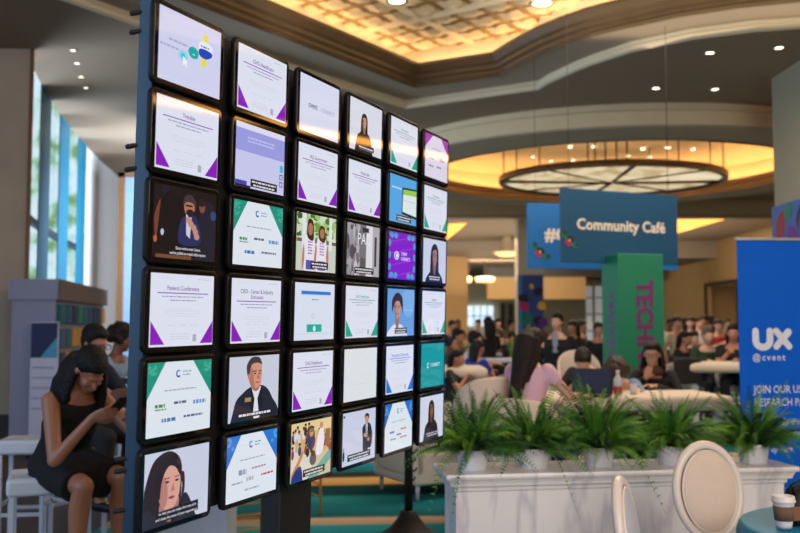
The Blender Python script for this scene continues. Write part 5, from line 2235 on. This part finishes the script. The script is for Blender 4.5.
# man behind her, and the person beyond
J = sit_J(.72, .12, 20, 0)
human('man with short dark hair and glasses behind the woman in the black dress', (-2.34, 6.75, 0), R(60), J, SK1, [('shirt', 'top', C_NAVY, dict(sleeve=1)), ('trousers', 'trousers', C_CHAR, {})], ('short', HB, {}), voxel=.009, glasses=True)
bar_stool('white bar stool under the man in glasses at the left', (-2.34, 6.75, 0), R(60), .735, .34, .34)
J = sit_J(.72, .10, 15, 0)
human('person with dark curly hair and pale shirt near the far high table at the left', (-2.72, 8.6, 0), R(80), J, SK3, [('shirt', 'top', C_LBLU, dict(sleeve=.3)), ('trousers', 'trousers', C_CHAR, {})], ('curly', HBr, {}), voxel=.011)
bar_stool('white bar stool under the curly haired person at the left', (-2.72, 8.6, 0), R(80), .735, .34, .34)

# kiosk with colourful shelves, and its sign board
m_kg = mat('grey lilac kiosk laminate', (140, 146, 172), .7, var=.03)
KD = 11.2
a = at(28, 279, KD); b = at(57, 279, KD); c_ = at(105, 289.5, 14.9)
KZ = a.z
kk = thing('kiosk', 'grey market kiosk with a brown roof band and colourful shelf front under the left windows', 'kiosk', (b.x, b.y, 0))
u1 = Vector((a.x - b.x, a.y - b.y, 0)); u2 = Vector((c_.x - b.x, c_.y - b.y, 0))


def quad_prism(mb, z0, z1, e=0):
    U1 = u1.normalized(); U2 = u2.normalized()
    P = [Vector((0, 0, 0)) - U1 * e - U2 * e, u1 * 1.6 + U1 * e - U2 * e, u1 * 1.6 + u2 + U1 * e + U2 * e, u2 - U1 * e + U2 * e]
    mb.loft([[p + Vector((0, 0, z)) for p in P] for z in (z0, z1)], True, True, False)


mb = MB().m(m_kg)
quad_prism(mb, KZ - .25, KZ, .02)
mb.build('roof_band', kk)
mb = MB().m(mat('taupe roof band side', (112, 98, 96), .7))
U1 = u1.normalized(); U2 = u2.normalized(); N2 = Vector((U2.y, -U2.x, 0))
P = [-U1 * .03 - U2 * .0, u2 - U1 * .03, u2 - U1 * .045, -U1 * .045]
mb.loft([[p + Vector((0, 0, z)) for p in P] for z in (KZ - .25, KZ)], True, True, False)
mb.build('roof_band_face', kk)
mb = MB().m(m_kg)
quad_prism(mb, 0, KZ - .25, -.02)
mb.build('kiosk_body', kk)
cols = [(16, 60, 104), (14, 100, 110), (206, 152, 56), (24, 74, 140), (60, 92, 140), (10, 34, 66), (26, 130, 104)]
rr = random.Random(6)
for rI in range(5):
    for cI in range(9):
        c0 = cols[(rI * 3 + cI * 2 + (1 if cI < 3 else 0)) % 7] if not (cI in (1, 2) and rI > 0) else cols[2 if (rI + cI) % 2 else 1]
        mb = MB().m(mat('kiosk stripe %d %d %d' % c0, c0, .6))
        t0 = .03 + cI * .105
        z1 = KZ - .30 - rI * .30
        lo = u2 * t0 - U1 * -.018; hi = u2 * (t0 + .08)
        q = [u2 * t0 + U1 * .02, u2 * (t0 + .085) + U1 * .02, u2 * (t0 + .085) - U1 * .04, u2 * t0 - U1 * .04]
        mb.loft([[p + Vector((0, 0, z)) for p in q] for z in (z1 - .24, z1)], True, True, False)
        mb.build('shelf_panel', kk)
p0 = at(31, 322, 10.9); p1 = at(58.5, 322, 10.9)
sb = thing('sign_board', 'standing sign board, navy above a teal diagonal and white list, left of the seated woman', 'sign board', (p0.x, 10.9, 0))
w_ = p1.x - p0.x
mb = MB().m(mat('white sign board print', (196, 200, 224), .6, var=.03))
mb.box((0, 0, .05), (w_, .03, p0.z), None, .003)
mb.build('board', sb)
mb = MB().m(mat('navy sign print', (20, 36, 84), .6))
zt, zm = p0.z - .01, p0.z - .42
mb.poly([Vector((.005, -.002, zt)), Vector((w_ - .005, -.002, zt)), Vector((w_ - .005, -.002, zm)), Vector((.005, -.002, zm))])
mb.m(mat('sky teal sign print', (70, 160, 200), .6))
mb.poly([Vector((w_ - .005, -.004, zt - .16)), Vector((w_ - .005, -.004, zm)), Vector((w_ * .36, -.004, zm))])
mb.m(mat('grey sign line print', (120, 130, 170), .6))
for k in range(5):
    z = zm - .12 - k * .12
    mb.poly([Vector((.03, -.003, z)), Vector((w_ - .04, -.003, z)), Vector((w_ - .04, -.003, z + .012)), Vector((.03, -.003, z + .012))])
mb.build('printed_design', sb, fix=False)
mb = MB().m(m_black)
mb.box((.02, -.10, 0), (w_ - .02, .13, .05), None, .005)
mb.build('foot', sb)

# ------------------------------------------------------------------ middle group at the tall tables
m_tub = mat('cream shell chair leather', (216, 198, 180), .55, var=.04)


def tub_chair(label, loc, rz, sz=.68, top=1.12, r=.26):
    """rounded bar chair, open to local -Y"""
    t = thing('tub_chair', label, 'chair', loc, rz, 'cream rounded bar chairs')
    mb = MB().m(m_tub)
    n = 22
    rings = []
    for i in range(n + 1):
        a = R(-25 + 230 * i / n)
        e = math.sin(PI * i / n) ** .5
        zt_ = sz + .10 + (top - sz - .10) * e
        ring = []
        for (rr_, z) in ((r - .035, sz - .04), (r + .01, sz - .04), (r + .03, (sz + zt_) / 2), (r + .02, zt_ - .02), (r, zt_), (r - .02, zt_ - .02), (r - .025, (sz + zt_) / 2)):
            ring.append(Vector((rr_ * math.cos(a), rr_ * math.sin(a) * .95, z)))
        rings.append(ring)
    mb.loft(rings, True, True)
    mb.build('backrest', t)
    mb = MB().m(m_tub)
    mb.lathe([(.001, sz - .09), (r - .05, sz - .09), (r - .035, sz - .06), (r - .035, sz - .01), (r - .06, sz + .0), (.001, sz + .005)], seg=28)
    mb.build('seat', t)
    for a in (45, 135, 225, 315):
        mb = MB().m(m_stl)
        mb.tube([(.16 * math.cos(R(a)), .16 * math.sin(R(a)), sz - .09), (.23 * math.cos(R(a)), .23 * math.sin(R(a)), 0)], .013, 8)
        mb.build('leg', t)
    mb = MB().m(m_stl)
    pts = [(.195 * math.cos(2 * PI * k / 24), .195 * math.sin(2 * PI * k / 24), .26) for k in range(25)]
    mb.tube(pts, .009, 6)
    mb.build('foot_ring', t)
    return t


m_cloth = mat('ivory tablecloth', (222, 206, 184), .75, var=.05, scale=10)


def tall_table(label, loc, rz, L, D_, z, clothed, group='tall cafe tables'):
    t = thing('tall_table', label, 'table', loc, rz, group)
    mb = MB().m(m_cloth if clothed else m_ctr)
    mb.box((-L / 2, -D_ / 2, z - (.13 if clothed else .05)), (L / 2, D_ / 2, z), None, .05 if clothed else .012)
    mb.build('tabletop', t)
    for x in (-L / 2 + .12, L / 2 - .12):
        for y in ((-D_ / 2 + .1, D_ / 2 - .1)):
            mb = MB().m(m_stl)
            mb.box((x - .035, y - .035, 0), (x + .035, y + .035, z - .05), None, .005)
            mb.build('leg', t)
    return t


tall_table('long ivory topped table with the laptop, shared by the woman in pink and her companions', (2.02, 8.45, 0), R(6), 1.75, .85, .93, True)
J = sit_J(.69, .14, 12, 18, el=[(-.30, -.20, .98), (.26, -.2, .94)], wr=[(-.34, -.43, .965), (.10, -.46, .96)])
lk = .69 + .705
human('woman in a pale pink blouse with very long dark hair, her back to us', (1.0, 7.45, 0), R(148), J, SK2,
      [('blouse', 'top', C_PINK, dict(sleeve=.22, loose=.006)), ('trousers', 'trousers', C_NAVY, {})],
      ('long', HBr, dict(locks=[[(0, -.10, lk + .10, .06, .05), (0, -.03, lk + .04, .09, .08), (0, .02, lk - .08, .095, .07), (.01, .06, lk - .22, .078, .05), (.02, .115, lk - .36, .062, .042), (.03, .135, lk - .47, .045, .035), (.035, .135, lk - .54, .02, .015)],
                                [(-.06, -.12, lk + .04, .03, .06), (-.07, -.07, lk - .10, .03, .05), (-.06, .01, lk - .22, .02, .04), (-.045, .06, lk - .30, .015, .02)],
                                [(.065, -.12, lk + .04, .03, .06), (.08, -.07, lk - .10, .03, .05), (.075, .01, lk - .22, .02, .04), (.06, .06, lk - .30, .015, .02)]], axis=(1, 0, 0))),
      voxel=.009, ws=.92, fem=True)
tub_chair('cream rounded bar chair under the woman in pink', (.985, 7.44, 0), R(148), .70, .98)
tub_chair('empty cream rounded bar chair left of the woman in pink', (.70, 7.75, 0), R(200), .70, 1.13, .24)
tub_chair('cream rounded bar chair behind the laptop, left of the man looking down', (1.52, 9.3, 0), R(120), .66, 1.06)
tub_chair('far cream rounded bar chair right of the standing man in the dark suit', (2.32, 12.0, 0), R(0), .66, 1.22)

# laptop
p = at(590, 393, 8.15)
lp = thing('laptop', 'open black laptop on the ivory table in front of the woman in pink', 'laptop', (p.x, 8.15, .931), R(-20))
mb = MB().m(mat('black laptop plastic', (22, 22, 26), .45))
mb.box((-.18, -.12, 0), (.18, .12, .016), None, .003)
mb.build('base', lp)
mb = MB().m(mat('black laptop plastic', (22, 22, 26)))
Ml = Matrix.Translation((0, .12, .012)) @ Matrix.Rotation(R(-14), 4, 'X')
mb.box((-.18, -.004, 0), (.18, .006, .225), Ml, .002)
mb.build('lid', lp)
mb = MB().m(mat('dim laptop display', (40, 46, 60), .2, emit=.08, ecol=(90, 110, 150)))
mb.box((-.165, -.0055, .012), (.165, -.0045, .212), Ml)
mb.build('display', lp)
mb = MB().m(mat('dark grey keys', (48, 48, 54), .6))
for r_i in range(4):
    for k in range(11):
        mb.box((-.155 + k * .0285, -.055 + r_i * .033, .016), (-.132 + k * .0285, -.03 + r_i * .033, .0185))
o = mb.build('keyboard', lp)
# bottle with red drink
p = at(618, 400, 8.1)
bt = thing('bottle', 'clear bottle with a white cap and red label on the ivory table', 'bottle', (p.x, 8.1, .931))
mb = MB().m(mat('clear pale plastic', (210, 214, 224), .15, var=.02))
mb.lathe([(.001, 0), (.034, 0), (.037, .01), (.037, .12), (.033, .15), (.015, .185), (.013, .20), (.001, .20)], seg=24)
mb.build('bottle_body', bt)
mb = MB().m(mat('red drink label', (196, 64, 52), .5))
mb.lathe([(.0375, .02), (.0382, .022), (.0382, .085), (.0375, .087)], seg=24)
mb.build('bottle_label', bt)
mb = MB().m(mat('white plastic cap', (236, 236, 240), .4))
mb.lathe([(.001, .225), (.017, .225), (.018, .222), (.018, .198), (.012, .198)], seg=20)
mb.build('cap', bt)
p = at(628, 398, 8.3)
o = MB().m(mat('white plastic cap', (236, 236, 240)))
o.lathe([(.001, 0), (.028, 0), (.034, .09), (.036, .092), (.001, .088)], seg=20)
o = o.build('paper_cup', None, (p.x + .05, 8.3, .931))
tag(o, 'small white cup beside the clear bottle on the ivory table', 'cup')

J = sit_J(.60, .20, 42, 30, wr=[(-.12, -.5, .955), (.12, -.5, .955)])
J['neck'] = (0, -.24, 1.12); J['head'] = (.03, -.33, 1.19)
human('man with short dark hair looking down behind the laptop', (2.0, 9.5, 0), R(-38), J, SK2, [('shirt', 'top', C_CHAR, dict(sleeve=1)), ('trousers', 'trousers', C_NAVY, {})], ('short', HBr, {}), voxel=.011)
tub_chair('cream rounded bar chair under the man looking down', (2.0, 9.5, 0), R(-38), .61, .95)
J = sit_J(.55, .26, 50, 35, wr=[(-.14, -.52, .955), (.14, -.52, .955)])
J['chest'] = (0, -.17, .93); J['neck'] = (0, -.29, 1.04); J['head'] = (-.02, -.39, 1.09)
human('person with bushy brown hair bent over the ivory table behind the bottle', (2.10, 9.15, 0), R(-5), J, SK2, [('shirt', 'top', C_LBLU, dict(sleeve=1)), ('trousers', 'trousers', C_NAVY, {})], ('curly', HCu, {}), voxel=.011)
tub_chair('cream rounded bar chair under the bushy haired person', (2.10, 9.15, 0), R(-5), .56, .90)
J = sit_J(.56, .16, 8, 0, el=[(-.25, -.24, .86), (.28, -.22, .84)], wr=[(-.05, -.30, 1.03), (.05, -.40, .96)])
J['hd'] = [(.3, .3, 1), (-.8, -.3, .1)]
J['pn'] = [(0, 1, .1), (0, 0, -1)]
lk = .56 + .705
human('woman in glasses and a dark shawl resting her chin on her hand', (2.57, 9.35, 0), R(-22), J, SK2, [('shawl', 'top', C_CHAR, dict(sleeve=1, loose=.03)), ('scarf', 'scarf', C_BRN, {}), ('trousers', 'trousers', C_BLK, {})],
      ('long', HBr, dict(locks=[[(0, -.12, lk + .09, .07, .05), (0, -.06, lk, .10, .06), (0, -.03, lk - .14, .12, .05), (0, -.02, lk - .25, .10, .03)],
                                [(-.080, -.17, lk + .03, .016, .04), (-.098, -.17, lk - .10, .022, .04), (-.11, -.18, lk - .24, .02, .03)], [(.080, -.17, lk + .03, .016, .04), (.098, -.17, lk - .10, .022, .04), (.11, -.18, lk - .24, .02, .03)]])), voxel=.010, glasses=True, ws=.95, fem=True)
tub_chair('cream rounded bar chair under the woman in glasses', (2.57, 9.35, 0), R(-22), .57, .92)

# standing man in a dark suit
sm = human('standing man in a dark suit and pale shirt behind the woman in pink', ground(557, 12.6), R(-22), stand_J(hp=2, hy=-10), SK2,
           [('jacket', 'top', C_BLK, dict(sleeve=1, loose=.02)), ('trousers', 'trousers', C_BLK, {})], ('short', HBr, {}), voxel=.012, ws=1.08)
mb = MB().m(mat('pale grey shirt', (150, 156, 176), .8))
mb.poly([Vector((-.035, -.150, 1.44)), Vector((.035, -.150, 1.44)), Vector((.018, -.157, 1.18)), Vector((-.018, -.157, 1.18))])
mb.box((-.035, -.150, 1.18), (.035, -.135, 1.42))
mb.build('shirt_front', sm)

# prototypes of people for the background
P_sm = human('person standing in a brown top among the crowd, tallest beside the green tower', ground(676, 17.0), R(20), stand_J(hp=10), SK1, [('shirt', 'top', C_BEIGE, dict(sleeve=.3)), ('trousers', 'trousers', C_CHAR, {})], ('short', HBr, {}), voxel=.016, group='standing crowd')
P_sf = human('person with raised hands in white among the crowd by the beige wall', ground(690, 18.5), R(-15), stand_J(hp=10, armsup=True), SK2, [('shirt', 'top', C_WHT, dict(sleeve=.4)), ('trousers', 'trousers', C_NAVY, {})],
             ('long', HB, dict(locks=[[(0, -.02, 1.69, .07, .05), (0, .05, 1.62, .10, .06), (0, .08, 1.46, .11, .04), (0, .09, 1.30, .07, .03)]])), voxel=.016, group='standing crowd', ws=.93)
P_st = human('person in dark green seated at the far tall table left of the blue banner', ground(703, 13.2), R(5), sit_J(.70, .1, 10), SK2, [('shirt', 'top', C_GRN, dict(sleeve=.8)), ('trousers', 'trousers', C_CHAR, {})], ('short', HG, {}), voxel=.016, group='seated crowd')
lk = 1.405
P_sw = human('woman with dark hair leaning on the far tall table by the blue banner', ground(732.5, 12.6), R(-20), sit_J(.74, .05, 5, el=[(-.22, -.2, 1.0), (.2, -.25, 1.02)], wr=[(-.03, -.28, 1.22), (.02, -.4, 1.1)]), SK1, [('shirt', 'top', C_BLK, dict(sleeve=.3)), ('trousers', 'trousers', C_CHAR, {})],
             ('long', HBr, dict(locks=[[(0, -.06, 1.54, .07, .05), (0, .0, 1.47, .10, .06), (0, .02, 1.33, .11, .04), (0, .03, 1.2, .07, .03)]])), voxel=.016, group='seated crowd', ws=.93)
P_st.rotation_euler.z = R(5)


def crowd(proto, px, Y, rz, top, hairm, skin, lab, grp, legs=None, sc=1.0, topname='shirt'):
    m = {'shirt': top, 'hair': hairm, 'body': [skin, M_LIP, M_EYE, M_EYW]}
    if legs: m['trousers'] = legs
    return dup(proto, ground(px, Y), R(rz), lab, grp, m, sc)


G1, G2 = 'standing crowd', 'seated crowd'
for a_ in [
    (P_sf, 697, 20.5, 30, C_BRN, HBr, SK2, 'person in a brown top standing in the crowd behind the far tall table', G1, C_CHAR, 1.0),
    (P_sm, 704, 19.0, -30, C_CHAR, HB, SK1, 'person in a charcoal shirt standing at the middle of the right crowd', G1, C_NAVY, 1.02),
    (P_sf, 717, 18.0, 10, C_RED, HBr, SK2, 'person in a red top standing in the right crowd', G1, C_CHAR, .97),
    (P_sm, 710, 22.0, 160, C_NAVY, HB, SK1, 'person in navy at the back of the right crowd, left of the red top', G1, C_CHAR, 1.02),
    (P_sm, 726, 24.0, 20, C_BEIGE, HG, SK2, 'person in beige at the back of the crowd beside the alcove', G1, C_NAVY, 1.0),
    (P_sf, 684, 23.0, 190, C_LBLU, HBr, SK2, 'person in light blue with their back turned behind the right crowd', G1, C_CHAR, 1.0),
    (P_sm, 669, 26.0, 0, C_WHT, HB, SK3, 'far person in white standing right beside the green tower', G1, C_CHAR, 1.0),
    (P_sf, 573, 16.5, -60, C_BLK, HB, SK1, 'person all in black standing right of the suited man', G1, C_BLK, .95),
    (P_sm, 581, 18.0, 60, C_CHAR, HBr, SK1, 'person in charcoal standing left of the green tower', G1, C_BLK, .96),
    (P_sm, 598, 15.0, 10, C_BLK, HB, SK1, 'person in black standing close to the green tower, left side', G1, C_CHAR, .93),
    (P_sf, 741, 30.0, 0, C_BLU, HBr, SK2, 'far person in blue standing by the doorway alcove', G1, C_CHAR, 1.0),
    (P_sf, 488, 15.5, 200, C_BLK, HB, SK1, 'person in black standing between the left tall tables', G1, C_BLK, .98),
    (P_sm, 452, 20.0, 30, C_NAVY, HB, SK1, 'person in navy standing near the far tan pier', G1, C_CHAR, .96),
    (P_sf, 498, 24.0, 0, C_BRN, HBr, SK2, 'far person in brown standing left of the wrapped column', G1, C_CHAR, 1.0),
    (P_sm, 511, 26.0, 90, C_CHAR, HB, SK1, 'far person in charcoal standing right before the wrapped column', G1, C_CHAR, 1.0),
    (P_sm, 478, 27.0, -40, C_WHT, HB, SK2, 'far person in white standing under the bright far window', G1, C_CHAR, 1.0),
    (P_sf, 458, 29.0, 10, C_RED, HBr, SK1, 'far small person in red near the tan pier', G1, C_CHAR, 1.0),
    (P_st, 465, 13.0, 90, C_WHT, HB, SK2, 'person in white seated at the left tall table', G2, C_CHAR, .96),
    (P_st, 450, 14.4, 60, C_BRN, HB, SK1, 'person in brown seated behind the left tall table at the edge of the tablets', G2, C_CHAR, .98),
    (P_sw, 474, 12.2, 130, C_BLU, HB, SK1, 'person in a blue top seated with their back turned at the left', G2, C_NAVY, .86),
    (P_sw, 452, 11.0, 60, C_CHAR, HB, SK1, 'person in charcoal seated at the nearest left tall table', G2, C_NAVY, .80),
    (P_st, 505, 16.5, -80, C_CHAR, HG, SK2, 'person in charcoal seated behind the grey topped table', G2, C_CHAR, .98),
    (P_sw, 680, 14.0, 40, C_BLK, HB, SK1, 'person in black seated at the dark chairs left of the far tall table', G2, C_BLK, .93),
    (P_st, 689, 15.5, 10, C_CHAR, HBr, SK2, 'person in charcoal seated behind the dark chairs', G2, C_BLK, .95),
]:
    o = crowd(*a_[:10], sc=a_[10])

tall_table('cream topped tall table left of the blue banner', (4.25, 12.15, 0), R(0), 1.2, .7, 1.07, True)
tall_table('grey topped tall table behind the empty cream chair', ground(506, 13.6) + Vector((0, 0, 0)), R(3), .95, .7, 1.06, False)
tall_table('ivory clothed tall table at the edge of the tablet wall', ground(450, 11.3), R(0), .85, .8, 1.05, True)
tall_table('far grey tall table behind the left crowd', ground(455, 16.5), R(0), 1.6, .7, 1.06, False)
tall_table('far pale tall table behind the right crowd', ground(655, 20.5), R(0), 1.6, .7, 1.06, False)


def seat_under(px, Y, hs_, label):
    tub_chair(label, ground(px, Y), 0, hs_, hs_ + .3, .22)


for px, Y, hs_, lb in [(703, 13.2, .70, 'cream bar chair under the person in dark green'), (732.5, 12.6, .74, 'cream bar chair under the woman by the blue banner'),
                       (465, 13.0, .67, 'cream bar chair under the person in white at the left'), (450, 14.4, .68, 'cream bar chair under the person in brown at the left'),
                       (474, 12.2, .63, 'cream bar chair under the person in blue at the left'), (452, 11.0, .58, 'cream bar chair under the nearest charcoal clothed person'),
                       (505, 16.5, .68, 'cream bar chair under the person behind the grey topped table'), (680, 14.0, .68, 'cream bar chair under the person in black at the right'), (689, 15.5, .66, 'cream bar chair under the charcoal clothed person at the right')]:
    seat_under(px, Y, hs_, lb)

# dark stacking chairs in the shade right of the tower
m_dch = mat('dark brown chair', (34, 28, 28), .6)


def dark_chair(label, loc, rz):
    t = thing('dark_chair', label, 'chair', loc, rz, 'dark chairs right of the tower')
    mb = MB().m(m_dch)
    mb.box((-.22, -.22, .60), (.22, .22, .66), None, .02)
    mb.build('seat', t)
    mb = MB().m(m_dch)
    mb.box((-.21, .19, .80), (.21, .22, 1.12), None, .012)
    mb.build('backrest', t)
    for x in (-.19, .19):
        for y in (-.19, .205):
            mb = MB().m(m_dch)
            mb.tube([(x, y, 0), (x, y, 1.1 if y > 0 else .61)], .014, 8)
            mb.build('leg', t)


dark_chair('dark high backed chair right of the green tower, nearest one', ground(676, 12.0), R(200))
dark_chair('dark high backed chair just left of the far tall table legs', ground(690, 12.6), R(160))
dark_chair('dark high backed chair between the legs of the far tall table', ground(716, 13.4), R(180))

# planter with ferns far behind
fp = ground(492, 21.5)
bx = MB().m(m_ctr)
bx.box((-.9, -.2, 0), (.9, .2, .62), None, .01)
bx = bx.build('planter_box', None, fp)
tag(bx, 'low white planter box far behind the grey topped table', 'planter')
src = [o for o in COL.objects if o.name.startswith('potted_fern')]
for k, (dx, lb) in enumerate(((-.6, 'far fern at the left of the distant planter'), (0, 'far fern at the middle of the distant planter'), (.6, 'far fern at the right of the distant planter'))):
    dup(src[k], fp + Vector((dx, 0, .62)), k * 1.1, lb, 'ferns on the distant planter', None, 1.25)

# ------------------------------------------------------------------ lounge chairs and the post stand seen under the tablets
def club_chair(label, loc, rz, m, grp='club armchairs'):
    t = thing('armchair', label, 'armchair', loc, rz, grp)
    mb = MB().m(m)
    mb.box((-.40, -.38, .13), (.40, .40, .42), None, .03)
    mb.build('seat_base', t)
    mb = MB().m(m)
    mb.box((-.28, -.37, .42), (.28, .22, .50), None, .03)
    mb.build('seat_cushion', t)
    mb = MB().m(m)
    mb.box((-.40, .22, .38), (.40, .40, .80), None, .04)
    mb.build('backrest', t)
    for s_ in (-1, 1):
        mb = MB().m(m)
        mb.box((min(s_ * .28, s_ * .41), -.38, .2), (max(s_ * .28, s_ * .41), .30, .60), None, .035)
        mb.build('armrest', t)
        for y in (-.32, .34):
            mb = MB().m(m_stl)
            mb.tube([(s_ * .34, y, 0), (s_ * .34, y, .14)], [.016, .024], 8)
            mb.build('leg', t)
    return t


club_chair('cream white leather armchair on the carpet seen below the tablet wall', (.29, 8.73, 0), R(30), mat('cream white leather', (220, 208, 196), .5, var=.04))

ps = thing('post_stand', 'black pole with small hooks on a flared floor base below the tablet wall', 'stand', ground(408.5, 6.75))
mb = MB().m(m_black)
mb.tube([(0, 0, .1), (0, 0, 1.45)], .030, 12)
mb.build('pole', ps)
mb = MB().m(m_black)
mb.lathe([(.001, 0), (.30, 0), (.30, .015), (.22, .04), (.13, .10), (.075, .17), (.06, .21), (.035, .22)], seg=28)
mb.build('base', ps)
for k in range(7):
    mb = MB().m(m_black)
    z = .44 + k * .065
    sg = 1 if k % 2 else .8
    mb.tube([(0, -.02, z), (.045 * sg, -.03, z - .004), (.060 * sg, -.03, z + .02)], .007, 6)
    mb.build('hook', ps)

# gold chiavari chairs seen under the left tablets
m_gch = mat('gold painted chair wood', (186, 140, 70), .4, var=.1)


def gold_chair(label, loc, rz):
    t = thing('gold_chair', label, 'chair', loc, rz, 'gold slender chairs')
    mb = MB().m(m_gch)
    mb.box((-.2, -.2, .43), (.2, .2, .455), None, .008)
    mb.build('seat_frame', t)
    mb = MB().m(mat('ivory seat pad', (216, 206, 190), .7))
    mb.box((-.19, -.19, .456), (.19, .19, .49), None, .015)
    mb.build('seat', t)
    for x in (-.185, .185):
        mb = MB().m(m_gch)
        mb.tube([(x, .185, 0), (x, .185, .45), (x * .96, .23, .92)], .012, 8)
        mb.build('leg', t)
        mb = MB().m(m_gch)
        mb.tube([(x, -.185, 0), (x, -.185, .44)], .012, 8)
        mb.build('leg', t)
    for z in (.5, .88):
        mb = MB().m(m_gch)
        y = .19 + (z - .45) * .09
        mb.tube([(-.18, y, z), (.18, y, z)], .009, 8)
        mb.build('back_rail', t)
    for k in range(5):
        mb = MB().m(m_gch)
        x = -.12 + k * .06
        mb.tube([(x, .195, .5), (x, .227, .88)], .007, 6)
        mb.build('back_spindle', t)
    for z in (.15, .25):
        for y in (-.185, .185):
            mb = MB().m(m_gch)
            mb.tube([(-.185, y, z), (.185, y, z)], .008, 6)
            mb.build('stretcher', t)


gold_chair('gold slender chair seen below the second tablet of the bottom row', ground(246, 6.6), R(25))
gold_chair('gold slender chair standing behind the black pedestal', ground(292, 7.7), R(-60))
